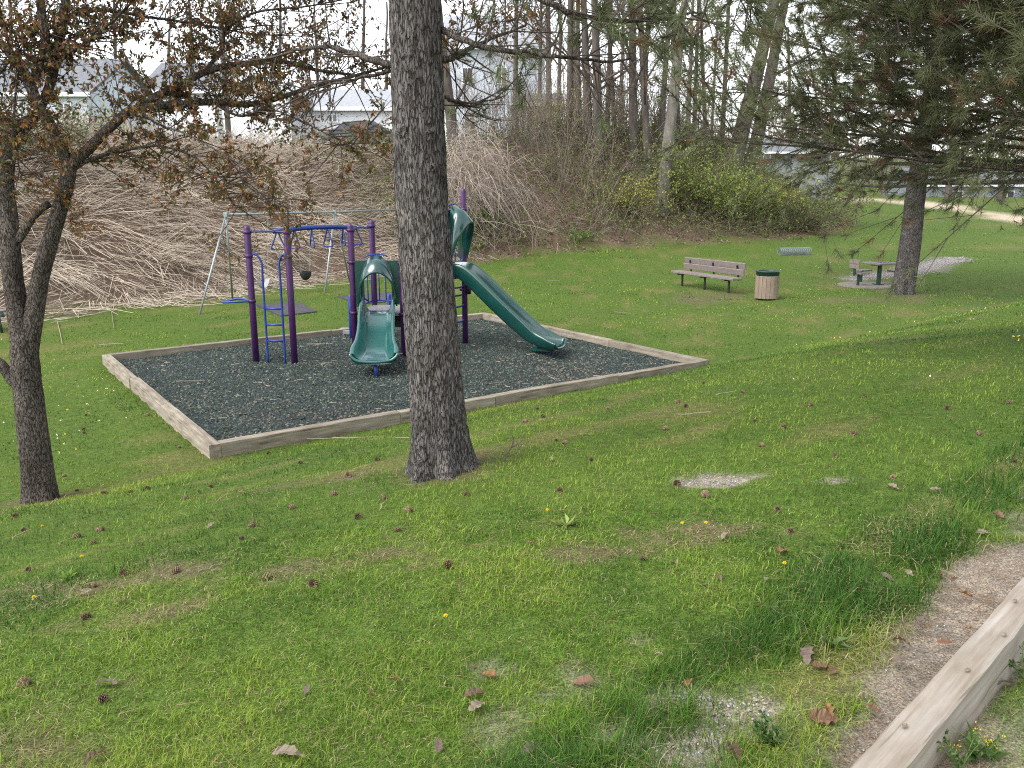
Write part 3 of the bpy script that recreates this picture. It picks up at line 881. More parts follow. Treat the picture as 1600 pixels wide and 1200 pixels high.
# decks
def deck(ks, z, name='deck'):
    P4 = [pz(k, z) for k in ks]
    c = sum(P4)/4
    mb = MB()
    top = [c+(p-c)*1.0 for p in P4]; bot = [p-np.array([0, 0, .055]) for p in top]
    mb.add(top+bot, [[0, 1, 2, 3], [7, 6, 5, 4]]+[[i, 4+i, 4+(i+1) % 4, (i+1) % 4] for i in range(4)])
    return mb.build(name, M['deck'], play)
deck(('c', 'd', 'f', 'e'), .86)
deck(('g', 'h', 'i', 'f'), 1.52)
def bars(k1, k2, z0, z1, n, t0=.12, t1=.88, name='barrier'):
    a, b = pz(k1, 0), pz(k2, 0)
    mb = MB(); tube(mb, [a+[0, 0, z1], b+[0, 0, z1]], .018, 8); rail = mb.build('guard_rail', M['blue'], play, True)
    mb = MB(); tube(mb, [a+[0, 0, z0], b+[0, 0, z0]], .016, 8); mb.build('guard_rail', M['blue'], play, True)
    for t in np.linspace(t0, t1, n):
        p = a*(1-t)+b*t
        mb = MB(); tube(mb, [p+[0, 0, z0], p+[0, 0, z1]], .012, 6); mb.build('bar', M['blue'], rail, True)
bars('e', 'f', .95, 1.72, 6)
bars('c', 'e', .95, 1.78, 5)
bars('d', 'f', .95, 1.78, 4)
bars('h', 'i', 1.62, 2.4, 5)
bars('g', 'f', 1.62, 2.4, 5)
mb = MB(); tube(mb, [pz('g', 2.75), pz('h', 2.75)], .018, 8); mb.build('guard_rail', M['blue'], play, True)
# curved handle on the low deck, stub posts and step behind it
mb = MB(); c = pz('e', 0)
tube(mb, spline([c+[-.15, -.1, 1.45], c+[-.3, -.15, 1.3], c+[-.28, -.15, 1.1], c+[-.12, -.1, .95]], 14), .016, 7); mb.build('handle', M['blue'], play, True)
for x, y, z in ((-3.42, 17.55, .98), (-2.62, 17.7, .98)):
    mb = MB(); tube(mb, [(x, y, -.1), (x, y, z-.03), (x, y, z)], [.05, .05, .03], 10); mb.build('stub_post', M['blue'], play, True)
mb = MB(); box(mb, (-3.0, 17.75, .33), (.75, .5, .05), basis(-.15)); mb.build('step', M['deck'], play)
mb = MB(); box(mb, (-3.0, 17.75, .15), (.65, .42, .3), basis(-.15)); mb.build('step_skirt', M['black'], play)
mb = MB(); box(mb, (-3.5, 18.2, .10), (.7, .42, .08), basis(-.15)); mb.build('step', M['deck'], play)
mb = MB(); box(mb, (-2.2, 16.2, .68), (.5, .75, .22), basis(-.1)); mb.build('skirt_panel', M['black'], play)

# slides: U section swept along a path; wd = outer half width, wh = wall height
def slide(path, right, wds, whs, ribs=0, mat='plastic'):
    path = np.asarray(path, float); n = 46
    C = spline(path, n); u = np.linspace(0, 1, n); k = np.linspace(0, 1, len(wds))
    W = np.interp(u, k, wds); H = np.interp(u, k, whs)
    kk = np.ones(5)/5
    W = np.convolve(np.pad(W, 2, mode='edge'), kk, 'valid'); H = np.convolve(np.pad(H, 2, mode='edge'), kk, 'valid')
    tan = unit(np.gradient(C, axis=0)); R = unit(np.asarray(right, float)); V = []
    for i in range(n):
        nr = unit(np.cross(R, tan[i]));  nr = nr if nr[2] > 0 else -nr
        w, h = W[i], H[i]
        half = [(0, .0), (.45*w, .002), (.58*w, .012), (.68*w, .05*h/.2+.01), (.75*w, .5*h), (.80*w, .88*h), (.86*w, h), (.93*w, h), (.99*w, .93*h), (1.0*w, .8*h), (.96*w, .45*h), (.86*w, .05*h-.02), (.7*w, -.065), (0, -.075)]
        pr = half + [(-a, b) for a, b in half[-2:0:-1]]
        V += [C[i]+R*a+nr*b for a, b in pr]
    m = 26
    Q = [[i*m+j, i*m+(j+1) % m, (i+1)*m+(j+1) % m, (i+1)*m+j] for i in range(n-1) for j in range(m)]
    e = (n-1)*m; inn = list(range(20, 26))+list(range(0, 7)); out = list(range(19, 12, -1))+list(range(12, 6, -1))
    for a in range(12):
        Q.append([inn[a], inn[a+1], out[a+1], out[a]]); Q.append([e+inn[a], e+out[a], e+out[a+1], e+inn[a+1]])
    mb = MB().add(V, Q)
    o = mb.build('slide', M[mat], play, True)
    # rolled lip round the outlet
    i = n-1; nr = unit(np.cross(R, tan[i])); nr = nr if nr[2] > 0 else -nr
    lip = [C[i]+R*a*W[i]+nr*b for a, b in ((-.97, H[i]*.9), (-.86, .05), (-.6, -.005), (0, -.02), (.6, -.005), (.86, .05), (.97, H[i]*.9))]
    lip = [p+tan[i]*(.05*(1-abs(t))) for p, t in zip(lip, np.linspace(-1, 1, 7))]
    mb = MB(); tube(mb, spline(lip, 22), .028, 8); mb.build('outlet_lip', M[mat], o, True)
    for r_ in range(ribs):
        f = (r_-(ribs-1)/2)/ribs
        a0, a1 = C[n-9]+R*f*W[n-9]*.55, C[n-1]+R*f*W[n-1]*1.15
        mb = MB(); pts = [a0*(1-t)+a1*t + np.array([0, 0, -.03*math.sin(math.pi*t)+.004]) for t in np.linspace(0, 1, 5)]
        nn = nr
        tube(mb, pts, .007, 6); mb.build('rib', M[mat], o, True)
    return o

mid1 = (pz('c', 0)+pz('d', 0))/2
fwd1 = unit(np.array([.105, -1., 0])); right1 = np.array([-fwd1[1], fwd1[0], 0])
S = lambda f, z: mid1+fwd1*f+np.array([0, 0, z])
slide([S(-.1, .885), S(.2, .87), S(.45, .78), S(1.0, .50), S(1.35, .36), S(1.62, .315), S(1.85, .30)], right1, [.31, .32, .33, .335, .36, .41, .42], [.2, .26, .28, .25, .24, .21, .12], ribs=7, mat='plastic_skylit')
mb = MB(); p = S(1.72, .26); tube(mb, [p, [p[0]+.04, p[1]-.05, -.05]], .035, 10); mb.build('slide_leg', M['blue'], play, True)

mid2 = (pz('g', 0)+pz('h', 0))/2
fwd2 = unit(np.array([.93, -.37, 0])); right2 = np.array([fwd2[1], -fwd2[0], 0])
S2 = lambda f, z: mid2+fwd2*f+np.array([0, 0, z])
slide([S2(-.1, 1.56), S2(.2, 1.53), S2(.45, 1.36), S2(.9, .97), S2(1.35, .60), S2(1.7, .36), S2(1.98, .27), S2(2.22, .235)], right2, [.28, .28, .28, .28, .28, .29, .33, .35], [.18, .22, .24, .24, .24, .2, .17, .10])
mb = MB(); p = S2(2.02, .2); tube(mb, [p, [p[0], p[1], -.05]], .035, 10); mb.build('slide_leg', M['blue'], play, True)
mb = MB(); box(mb, S2(1.9, .16), (.42, .3, .09), basis(math.atan2(fwd2[1], fwd2[0])), .03); mb.build('outlet_foot', M['plastic'], play)

# arched hoods over the slide entrances
def hood(mid, right, fwd, zb, zt, half):
    up = np.array([0, 0, 1.]); n = 22
    mb = MB()
    th = np.linspace(0, math.pi, n)
    hz = zt-zb
    back = [mid+right*(half*.80*math.cos(t)*(1.0 if True else 0))+up*(zb+.22*hz+.80*hz*math.sin(t)**.75)+fwd*.03 for t in th]
    front = [mid+right*(half*.92*math.cos(t))+up*(zb-.02+.74*hz*math.sin(t)**.8)+fwd*(.12+.27*math.sin(t)) for t in th]
    mids = [(a+b)/2+up*.035*math.sin(t)+fwd*.03 for a, b, t in zip(back, front, th)]
    inn = [p-up*.035*math.sin(t)-right*.03*math.cos(t) for p, t in zip(front, th)]
    inb = [p-up*.035*math.sin(t)-right*.03*math.cos(t) for p, t in zip(back, th)]
    V = back+mids+front+inn+inb; Q = []
    for r_ in range(5):
        for j in range(n-1):
            Q.append([r_*n+j, r_*n+j+1, ((r_+1) % 5)*n+j+1, ((r_+1) % 5)*n+j])
    mb.add(V, Q)
    h = mb.build('hood', M['plastic'], play, True)
    # flat side panels: outer straight edge, inner arched edge
    for s in (-1, 1):
        mb = MB(); N = 12
        ts = np.linspace(0, 1, N)
        V = []
        for off in (0.0, -.04):
            for t in ts:
                a = math.acos(np.clip(1-t, 0, 1)) if s > 0 else 0
                tt = t*math.pi/2
                xin = half*.84*math.cos(tt)
                zin = zb+.20*hz+.76*hz*math.sin(tt)**.75
                z = zb + (.90*hz)*t
                # inner edge follows the arch at this height
                f = np.clip((z-(zb+.2*hz))/(.76*hz), 0, 1)**(1/.75)
                xin = half*.66*math.cos(math.asin(f))
                V.append(mid+right*s*half*(1.02)+up*(z)+fwd*off)
                V.append(mid+right*s*min(xin, half*.98)+up*(z)+fwd*off)
        Q = []
        for k in range(N-1):
            Q.append([2*k, 2*k+1, 2*k+3, 2*k+2]); Q.append([2*N+2*k, 2*N+2*k+2, 2*N+2*k+3, 2*N+2*k+1])
            Q.append([2*k, 2*k+2, 2*N+2*k+2, 2*N+2*k]); Q.append([2*k+1, 2*N+2*k+1, 2*N+2*k+3, 2*k+3])
        Q.append([2*N-2, 2*N-1, 4*N-1, 4*N-2]); Q.append([0, 2*N, 2*N+1, 1])
        mb.add(V, Q); mb.build('hood_panel', M['plastic'], h)
    mb = MB(); pts = [mid+right*(half*.5*math.cos(t))+up*(zt-.02+.05*math.sin(t))-fwd*.02 for t in th]
    tube(mb, pts, .014, 6); mb.build('hood_hoop', M['blue'], h, True)
hood(mid1+fwd1*.03, right1, fwd1, 1.02, 1.93, .40)
r2 = unit(pz('g', 0)-pz('h', 0)); f2 = np.array([-r2[1], r2[0], 0]); f2 = f2 if f2[0] > 0 else -f2
hood(mid2+f2*.03, r2, f2, 1.82, 2.84, .42)

# loop climber on the right-hand deck, black bumper disc
c0 = pz('h', 0); cl = np.array([-.36, -.12, 0])
mb = MB(); tube(mb, [c0+cl+[0, 0, -.05], c0+cl+[0, 0, .55]], .02, 8); mb.build('climber_spine', M['blue'], play, True)
mb = MB(); tube(mb, [c0+cl*1.0+[0, 0, .55], c0+cl*.8+[.05, .3, 1.55]], .014, 7); mb.build('climber_spine', M['blue'], play, True)
for z in (.52, .83, 1.06, 1.22, 1.42, 1.62, 1.74):
    mb = MB()
    tube(mb, spline([c0+[-.03, -.05, z+.04], c0+[-.06, -.07, z], c0+cl*.6+[0, -.05, z-.02], c0+cl*1.35+[0, -.02, z-.02]], 12), .018, 8); mb.build('climber_rung', M['blue'], play, True)
mb = MB(); tube(mb, [c0+[.05, -.02, 1.16], c0+[.06, -.02, 1.16], c0+[.12, -.03, 1.16], c0+[.13, -.03, 1.16]], [.07, .095, .095, .07], 16); mb.build('bumper_disc', M['black'], play, True)
mb = MB(); tube(mb, [c0+[-.1, 0, 1.16], c0+[.06, -.02, 1.16]], .025, 8); mb.build('bumper_bracket', M['blue'], play, True)

# ------------------------------------------------------------------ swing set
TOPS = [np.array([-7.75, 23.0, 2.5]), np.array([-5.8, 27.8, 2.46]), np.array([-3.85, 32.6, 2.46])]
FEET = [((-8.18, 21.55), (-8.25, 24.5)), ((-5.9, 26.1), (-5.75, 29.6)), ((-3.95, 30.9), (-3.8, 34.3))]
swing = empty('swing_set', (-6.5, 26, 0), 'galvanised steel swing frame standing before the bank of dry stalks', 'swing set')
mb = MB(); tube(mb, [TOPS[0], TOPS[1], TOPS[2]], .033, 10); mb.build('top_bar', M['galv'], swing, True)
for t, (a, b) in zip(TOPS, FEET):
    for f in (a, b):
        mb = MB(); tube(mb, [t, (f[0], f[1], h1(*f)-.08)], .028, 9); mb.build('leg', M['galv'], swing, True)
    mb = MB(); box(mb, t, (.1, .14, .12)); mb.build('yoke', M['galv'], swing)
barp = lambda u: TOPS[0]+(TOPS[1]-TOPS[0])*u
for u in (.18, .34, .58, .74):
    mb = MB(); p = barp(u); tube(mb, [p+[0, -.03, 0], p+[0, .03, 0]], .045, 10); mb.build('hanger_clamp', M['galv'], swing, True)
bd = unit(TOPS[1]-TOPS[0])
M['belt'] = surf('pale_worn_belt', [(.3, (.25, .25, .26)), (.7, (.36, .36, .36))], 8, .6)
def swing_seat(u0, u1, z, name, label, mat, bucket):
    p0, p1 = barp(u0), barp(u1); c = (p0+p1)/2
    o = empty(name, (c[0], c[1], z), label, 'swing')
    w = .22
    for p, s in ((p0, -1), (p1, 1)):
        mb = MB(); e = np.array([c[0], c[1], z+.25])+bd*s*w
        e[2] = z+.25
        tube(mb, [p-[0, 0, .03], e], .008, 5); mb.build('chain', M['galv'], o)
    mb = MB()
    side = unit(np.cross(bd, [0, 0, 1]))
    if not bucket:
        n = 12; V = []
        for off in (-.075, .075):
            for t in np.linspace(-1, 1, n):
                V.append(np.array([c[0], c[1], z+.25*t*t])+bd*w*t+side*off)
        V = V + [v-np.array([0, 0, .015]) for v in V]
        Q = [[k, k+1, n+k+1, n+k] for k in range(n-1)]+[[2*n+k, 3*n+k, 3*n+k+1, 2*n+k+1] for k in range(n-1)]+[[k, 2*n+k, 2*n+k+1, k+1] for k in range(n-1)]+[[n+k, n+k+1, 3*n+k+1, 3*n+k] for k in range(n-1)]
        mb.add(V, Q); mb.build('belt_seat', mat, o)
    else:
        n, m = 16, 5; V = []
        for i, (zz, r_) in enumerate(((.27, .2), (.2, .205), (.1, .17), (.03, .12), (0, .02))):
            for t in np.arange(n)*2*math.pi/n:
                cut = .0 if abs(math.sin(t)) < .6 or i != 3 else .04
                V.append(np.array([c[0], c[1], z+zz+cut])+bd*r_*math.cos(t)+side*r_*.8*math.sin(t))
        Q = [[i*n+j, i*n+(j+1) % n, (i+1)*n+(j+1) % n, (i+1)*n+j] for i in range(m-1) for j in range(n)]
        V2 = [np.array([c[0], c[1], v[2]+.01])+(v-np.array([c[0], c[1], v[2]]))*.88 for v in V]
        mb.add(V, Q).add(V2, [q_[::-1] for q_ in Q]); mb.add(V[:n]+V2[:n], [[j, n+j, n+(j+1) % n, (j+1) % n] for j in range(n)])
        mb.build('bucket_seat', mat, o, True)
    return o
swing_seat(.18, .34, .38, 'belt_swing', 'pale belt swing hanging near the left end of the swing frame', M['belt'], False)
swing_seat(.58, .74, .40, 'bucket_swing', 'black bucket toddler swing hanging from the swing frame', M['black'], True)
def flat_mat(px, label):
    P4 = [spot(*p) for p in px]
    c = sum(P4)/4; o = None
    z = max(p[2] for p in P4)+.03
    mb = MB(); V = [np.array([p[0], p[1], z]) for p in P4]; V += [v-[0, 0, .09] for v in V]
    mb.add(V, [[0, 1, 2, 3], [7, 6, 5, 4]]+[[i, 4+i, 4+(i+1) % 4, (i+1) % 4] for i in range(4)])
    tag(mb.build('rubber_mat', M['mat'], loc=(c[0], c[1], z-.03)), label, 'mat', 'wear mats under the swings')
flat_mat([(398, 477), (468, 473), (495, 488), (438, 495)], 'grey rubber mat on the lawn beneath the belt swing')
flat_mat([(526, 464), (612, 458), (640, 470), (560, 476)], 'grey rubber mat behind the low slide beneath the swings')

# ------------------------------------------------------------------ bench
def plank_part(name, c, size, R, parent, mat, bev=.008):
    mb = MB(); box(mb, c, size, R, bev); return mb.build(name, mat, parent)
b0, b1 = spot(1070, 447), spot(1143, 458)
bc = (b0+b1)/2; bdv = unit((b1-b0)*[1, 1, 0]); bfr = np.array([bdv[1], -bdv[0], 0]); bfr = bfr if bfr[1] < 0 else -bfr
bench = empty('park_bench', bc, 'brown plank park bench on dark legs beside the litter bin', 'bench')
zb = bc[2]; brz = math.atan2(bdv[1], bdv[0]); LB_ = float(np.hypot(*(b1-b0)[:2]))+.75
sc_ = 1.0
for k, off in enumerate((-.11, .10)):
    plank_part('seat_plank', bc+bfr*(off+.12)+[0, 0, .47], (LB_, .20, .07), basis(brz), bench, M['plank'])
for z, lean in ((.655, .02), (.85, .065)):
    plank_part('back_plank', bc-bfr*(.16+lean)+[0, 0, z], (LB_-.12, .06, .19), basis(brz, .22), bench, M['plank'])
for t in (-1, 0, 1):
    p = bc+bdv*t*(LB_/2-.38)
    lb = plank_part('leg', p+bfr*.12+[0, 0, .2], (.06, .06, .46), basis(brz), bench, M['dark_metal'])
    plank_part('bracket', p+bfr*.1+[0, 0, .415], (.06, .46, .05), basis(brz), bench, M['dark_metal'])
    plank_part('back_strut', p-bfr*.215+[0, 0, .62], (.055, .045, .5), basis(brz, .2), bench, M['dark_metal'])

# ------------------------------------------------------------------ litter bin
bp_ = spot(1197, 467)
binn = empty('litter_bin', bp_, 'round litter bin with tan wooden slats and green rim', 'bin')
rb, hb_ = .325, .66
mb = MB(); tube(mb, [bp_+[0, 0, .03], bp_+[0, 0, .1], bp_+[0, 0, .78]], [rb*.9, rb*.92, rb*.92], 28, cap=False); mb.build('liner', M['green_metal'], binn, True)
for k in range(18):
    a = k*2*math.pi/18
    c = bp_+np.array([math.cos(a)*rb, math.sin(a)*rb, .03+hb_/2])
    plank_part('slat', c, (.022, .109, hb_), basis(a), binn, M['slat'], .004)
mb = MB(); n = 32
prof = [(rb*.96, .71), (rb*1.02, .72), (rb*1.02, .80), (rb*1.06, .805), (rb*1.06, .83), (rb*.90, .835), (rb*.88, .80), (rb*.88, .72)]
V = [bp_+np.array([r_*math.cos(t), r_*math.sin(t), z]) for r_, z in prof for t in np.arange(n)*2*math.pi/n]
mb.add(V, [[i*n+j, i*n+(j+1) % n, (i+1)*n+(j+1) % n, (i+1)*n+j] for i in range(len(prof)-1) for j in range(n)])
mb.build('rim', M['green_metal'], binn, True)
mb = MB(); tube(mb, [bp_+[0, 0, .01], bp_+[0, 0, .06]], rb*.85, 20); mb.build('base', M['dark_metal'], binn)

# ------------------------------------------------------------------ game table with seats
tp = spot(1372, 447)
pad = MB(); n = 30
V = [tp+np.array([(1.15+.05*math.sin(3*t))*math.cos(t)-.15, .95*math.sin(t), .0]) for t in np.arange(n)*2*math.pi/n]
zt_ = max(h1(v[0], v[1]) for v in V)
V = [np.array([v[0], v[1], zt_+.025]) for v in V]+[np.array([v[0], v[1], zt_-.2]) for v in V]+[np.array([tp[0], tp[1], zt_+.025])]
pad.add(V, [[j, n+j, n+(j+1) % n, (j+1) % n] for j in range(n)], [(2*n, j, (j+1) % n) for j in range(n)])
tag(pad.build('concrete_pad', M['concrete'], loc=(tp[0], tp[1], zt_)), 'worn concrete pad under the game table', 'pad')
tp = np.array([tp[0], tp[1], zt_+.025])
tab = empty('game_table', tp, 'square game table with checker top on one dark leg', 'table')
plank_part('table_top', tp+[0, 0, .72], (.86, .86, .06), basis(.35), tab, M['plank'])
plank_part('leg', tp+[0, 0, .36], (.11, .11, .68), basis(.35), tab, M['green_metal'])
plank_part('foot_plate', tp+[0, 0, .02], (.26, .26, .03), basis(.35), tab, M['green_metal'])
plank_part('crossbar', tp+[0, 0, .67], (.7, .08, .04), basis(.35), tab, M['green_metal'])
plank_part('board', tp+[0, 0, .755], (.46, .46, .012), basis(.35), tab, M['deck'], .002)
R_ = basis(.35)
for i in range(8):
    for j in range(8):
        if (i+j) % 2:
            c = tp + R_ @ np.array([(i-3.5)*.05, (j-3.5)*.05, .7635])
            plank_part('square', c, (.048, .048, .006), R_, tab, M['dark_metal'], .001)
def game_seat(off, rz, label, back=True):
    p = tp + np.array([off[0], off[1], 0.0]); p[2] = h1(p[0], p[1])+.02
    s = empty('plank_stool', p, label, 'stool', 'seats round the game table'); R = basis(rz)
    f = R @ np.array([1, 0, 0])
    plank_part('leg', p+[0, 0, .2], (.07, .07, .42), R, s, M['green_metal'])
    for k in (-.1, .1):
        plank_part('seat_plank', p+f*.06+(R @ np.array([0, 1, 0]))*k*0+f*k+[0, 0, .445], (.19, .46, .05), R, s, M['plank'])
    if back:
        plank_part('back_post', p-f*.19+[0, 0, .58], (.05, .09, .4), R, s, M['green_metal'])
        for z in (.68, .84):
            plank_part('back_plank', p-f*.21+[0, 0, z], (.04, .46, .14), R, s, M['plank'])
game_seat((-.80, -.25), .35, 'plank game seat with backrest left of the game table')
game_seat((-.25, .85), -1.2, 'backless plank seat behind the game table', False)
game_seat((.75, .3), 3.49, 'backless plank seat half hidden by the pine trunk', False)

# ------------------------------------------------------------------ roll of wire mesh on the lawn
wp = spot(1241, 398); wd_ = unit(np.array([.95, .25, 0])); ws = np.array([-wd_[1], wd_[0], 0]); Lw, rw = 1.55, .17
roll = empty('wire_roll', wp, 'roll of galvanised wire mesh lying on the grass', 'wire roll')
mb = MB(); C0 = wp+[0, 0, rw*.9]
for k in range(20):
    a = k*2*math.pi/20
    o_ = ws*rw*math.cos(a)+np.array([0, 0, rw*math.sin(a)])
    tube(mb, [C0-wd_*Lw/2+o_, C0+wd_*Lw/2+o_], .009, 4)
mb.build('long_wires', M['galv'], roll)
mb = MB()
for t in np.linspace(-.5, .5, 16):
    tube(mb, [C0+wd_*Lw*t+ws*rw*math.cos(a)+np.array([0, 0, rw*math.sin(a)]) for a in np.linspace(0, 2*math.pi, 19)], .009, 4, cap=False)
mb.build('hoop_wires', M['galv'], roll)

# ------------------------------------------------------------------ bench end at the left edge of the view
lp = spot(2, 520)
lb_ = empty('metal_bench', lp, 'dark green metal bench end beside the crabapple trunk', 'bench')
mb = MB(); tube(mb, spline([lp+[.07, 0, .36], lp+[.05, 0, .42], lp+[-.1, 0, .44], lp+[-1.6, -.1, .44]], 16), .06, 10); mb.build('seat_rail', M['green_metal'], lb_, True)
for x in (.02, -1.4):
    mb = MB(); tube(mb, [lp+[x-.03, 0, .4], lp+[x, 0, -.05]], .03, 8); mb.build('leg', M['green_metal'], lb_, True)
plank_part('seat_plank', lp+[-.8, .25, .46], (1.6, .4, .05), basis(0), lb_, M['plank'])
# ------------------------------------------------------------------ trees: bark limbs
def bark_limb(mb, pts, rads, n, m, amp, fu=9.0, fv=3.0, seed=50, flare=0.0, lobes=5, capend=True):
    C = spline(pts, m); R = np.interp(np.linspace(0, 1, m), np.linspace(0, 1, len(rads)), rads)
    tan = unit(np.gradient(C, axis=0)); A = [frame_of(tan[0])[0]]
    for i in range(1, m):
        a = A[-1]-tan[i]*(A[-1] @ tan[i]); A.append(unit(a))
    A = np.array(A); Bv = np.cross(tan, A)
    th = np.arange(n)*2*math.pi/n
    s = np.concatenate([[0], np.cumsum(np.linalg.norm(np.diff(C, axis=0), axis=1))])
    TH, S_ = np.meshgrid(th, s)
    cx, cy = np.cos(TH), np.sin(TH); rr = R[:, None]
    k = fu
    wv = fbm(cx*2, cy*2, S_*2, seed=seed+9, octs=2)
    n1 = fbm(cx*rr*k*6+wv, cy*rr*k*6+wv, S_*fv, seed=seed, octs=4)
    n2 = vnoise(cx*rr*k*14, cy*rr*k*14, S_*fv*2.6, seed=seed+5)
    ridge = 1-np.abs(2*n1-1)*2.2
    disp = amp*(ridge*0.9 + 0.55*(n2-0.5)) + 0.05*rr*(fbm(cx*1.2, cy*1.2, S_*1.3, seed=seed+3)-0.5)
    rad = rr + disp
    if flare:
        fl = np.exp(-S_/0.2)
        rad = rad + flare*fl*(0.65+0.5*np.cos(TH*lobes+1.3*np.sin(TH*2)+.8)) 
    v = C[:, None] + rad[..., None]*(np.cos(TH)[..., None]*A[:, None]+np.sin(TH)[..., None]*Bv[:, None])
    i, j = np.meshgrid(np.arange(m-1), np.arange(n), indexing='ij')
    q = np.stack([i*n+j, i*n+(j+1) % n, (i+1)*n+(j+1) % n, (i+1)*n+j], -1).reshape(-1, 4)
    v = np.vstack([v.reshape(-1, 3), C[-1]])
    mb.add(v, q, [(m*n, (m-1)*n+k_, (m-1)*n+(k_+1) % n) for k_ in range(n)] if capend else None)
    return C, R

def children(P, D, L, B, k, t0, t1, ang0, ang1, r0, r1, g, up=0.0):
    """k child shoots from each parent curve; returns P, D, L"""
    n = len(P); idx = np.repeat(np.arange(n), k)
    t = g.uniform(t0, t1, len(idx))
    L = np.broadcast_to(np.asarray(L, float), (n,))
    p = shoot_point(P[idx], D[idx], L[idx], B[idx], t)
    tan = unit(D[idx]*L[idx][:, None] + 2*B[idx]*t[:, None])
    a, b = frame_of(tan); ph = g.uniform(0, 2*math.pi, len(idx)); el = g.uniform(ang0, ang1, len(idx))
    d = np.cos(el)[:, None]*tan + np.sin(el)[:, None]*(np.cos(ph)[:, None]*a+np.sin(ph)[:, None]*b)
    d[:, 2] += up
    ln = L[idx]*g.uniform(r0, r1, len(idx))*(1.15-0.5*t)
    return p, unit(d), ln

# ------------------------------------------------------------------ middle pine (trunk in front of the pit)
def middle_pine():
    g = np.random.default_rng(3)
    Yt = TRUNK_B[1]
    root = empty('pine_tree', TRUNK_B, 'thick grey-barked pine trunk standing before the play pit', 'tree', 'pine trees')
    px = [(688, 768), (687, 735), (684, 650), (673, 500), (665, 400), (658, 300), (653, 150), (648, 0), (642, -150)]
    pts = [at(a, b, Yt+0.0) for a, b in px]
    sc = Yt/math.cos(PITCH)/FOCAL
    rads = [w/2*sc*.965 for w in (88, 86, 82, 80, 78, 76, 74, 72, 70)]
    mb = MB(); bark_limb(mb, pts, rads, 140, 260, .013, 4.0, 4.0, 50, flare=.23, lobes=5)
    trunk = mb.build('trunk', M['barkpine'], root, True)
    top = pts[-1]; mb = MB()
    tube(mb, spline([top, top+[-.1, .1, 3], top+[0, .1, 7], top+[.1, .2, 9.5]], 14), np.linspace(rads[-1], .03, 14), 12); mb.build('upper_trunk', M['barkpine'], root, True)
    # knots where limbs broke off
    for a, b, r in ((633, 95, .045), (629, 205, .035), (668, 212, .03), (676, 262, .02)):
        c = at(a, b, Yt-.15); mb = MB()
        d = unit(np.array([(a-662)*.012, -1, -.1]))
        u, w = frame_of(d); n = 12; V = []
        for k, (rr, off) in enumerate(((1.9, -.035), (1.3, -.006), (.8, .012), (.4, .006), (.1, -.002))):
            V += [c+d*off+(u*math.cos(t)+w*math.sin(t)*1.15)*r*rr*(1+.2*math.sin(3*t+k*1.7)+.12*math.sin(5*t+k)) for t in np.arange(n)*2*math.pi/n]
        mb.add(V, [[i*n+j, i*n+(j+1) % n, (i+1)*n+(j+1) % n, (i+1)*n+j] for i in range(4) for j in range(n)]); mb.build('knot', M['barkpine'], trunk, True)
    # low limbs seen in the photograph
    limbs = [([(690, 92, 0), (705, 91, .1), (722, 82, .2), (770, 60, .5), (820, 40, .8)], .026),
             ([(688, 45, 0), (740, 68, -.2), (800, 80, -.3), (860, 86, -.3), (930, 97, -.2), (985, 92, 0)], .022),
             ([(612, 102, 0), (565, 88, .2), (520, 75, .4), (480, 76, .5), (420, 90, .7)], .026),
             ([(612, 112, 0), (565, 122, .3), (500, 138, .6), (455, 160, .7)], .014),
             ([(690, 150, .1), (715, 160, .3), (735, 165, .4), (790, 150, .7)], .016),
             ([(660, -90, 0), (760, -40, -.3), (860, 6, -.4), (905, 24, -.4), (960, 34, -.3), (1040, 30, -.1), (1100, 20, .1)], .024),
             ([(660, -150, 0), (800, -90, .6), (930, -40, 1.0), (1040, 10, 1.3), (1080, 60, 1.4)], .024),
             ([(655, -200, 0), (820, -160, -.4), (980, -120, -.6), (1100, -60, -.6), (1190, 0, -.5)], .026)]
    tw, ne = MB(), MB(); TP, TD = [], []
    for L_, r in limbs:
        c = spline([at(a, b, Yt+dy) for a, b, dy in L_], 20)
        mb = MB(); tube(mb, c+rng.normal(0, .006, c.shape), np.linspace(r, r*.3, 20), 7); mb.build('limb', M['barkcrab'], root, True)
        n = 26 if L_[0][1] < 0 else 16; i = g.integers(4, 19, n); tan = unit(np.gradient(c, axis=0))[i]
        D = unit(tan*.6+g.normal(0, .6, (n, 3))+[0, 0, -.12]); Ls = g.uniform(.18, .5, n); B_ = g.normal(0, .05, (n, 3))+[0, 0, .03]
        shoots(tw, c[i], D, Ls, B_, .006, .003, 3, 4, np.array([.07, .055, .047]))
        p2, d2, l2 = children(c[i], D, Ls, B_, 2, .3, .9, .4, 1.0, .4, .7, g)
        shoots(tw, p2, d2, l2, p2*0, .0038, .002, 2, 3, np.array([.075, .058, .05]))
        if abs(L_[0][0]-612) > 2:
            keep = g.uniform(size=n) < (.9 if L_[0][1] < 0 else .16)
            TP.append((c[i]+D*Ls[:, None]+B_)[keep]); TD.append(D[keep])
            keep = g.uniform(size=len(p2)) < (.6 if L_[0][1] < 0 else .06)
            TP.append((p2+d2*l2[:, None])[keep]); TD.append(d2[keep])
        if L_[0][1] < 0: TP.append(c[-1:]); TD.append(tan[-1:])
    TP.append(np.array([at(812, 122, Yt-.3), at(836, 100, Yt-.3), at(815, 128, Yt-.2)])); TD.append(unit(np.array([(.1, 0, 1.), (.8, 0, .7), (.3, -.2, .9)])))
    # crown above the view
    z0, z1 = 5.0, 13.5
    nb = 30; zz = g.uniform(z0, z1, nb); az = g.uniform(0, 2*math.pi, nb)
    P_ = np.stack([np.full(nb, top[0]), np.full(nb, top[1]+.05), zz], 1)
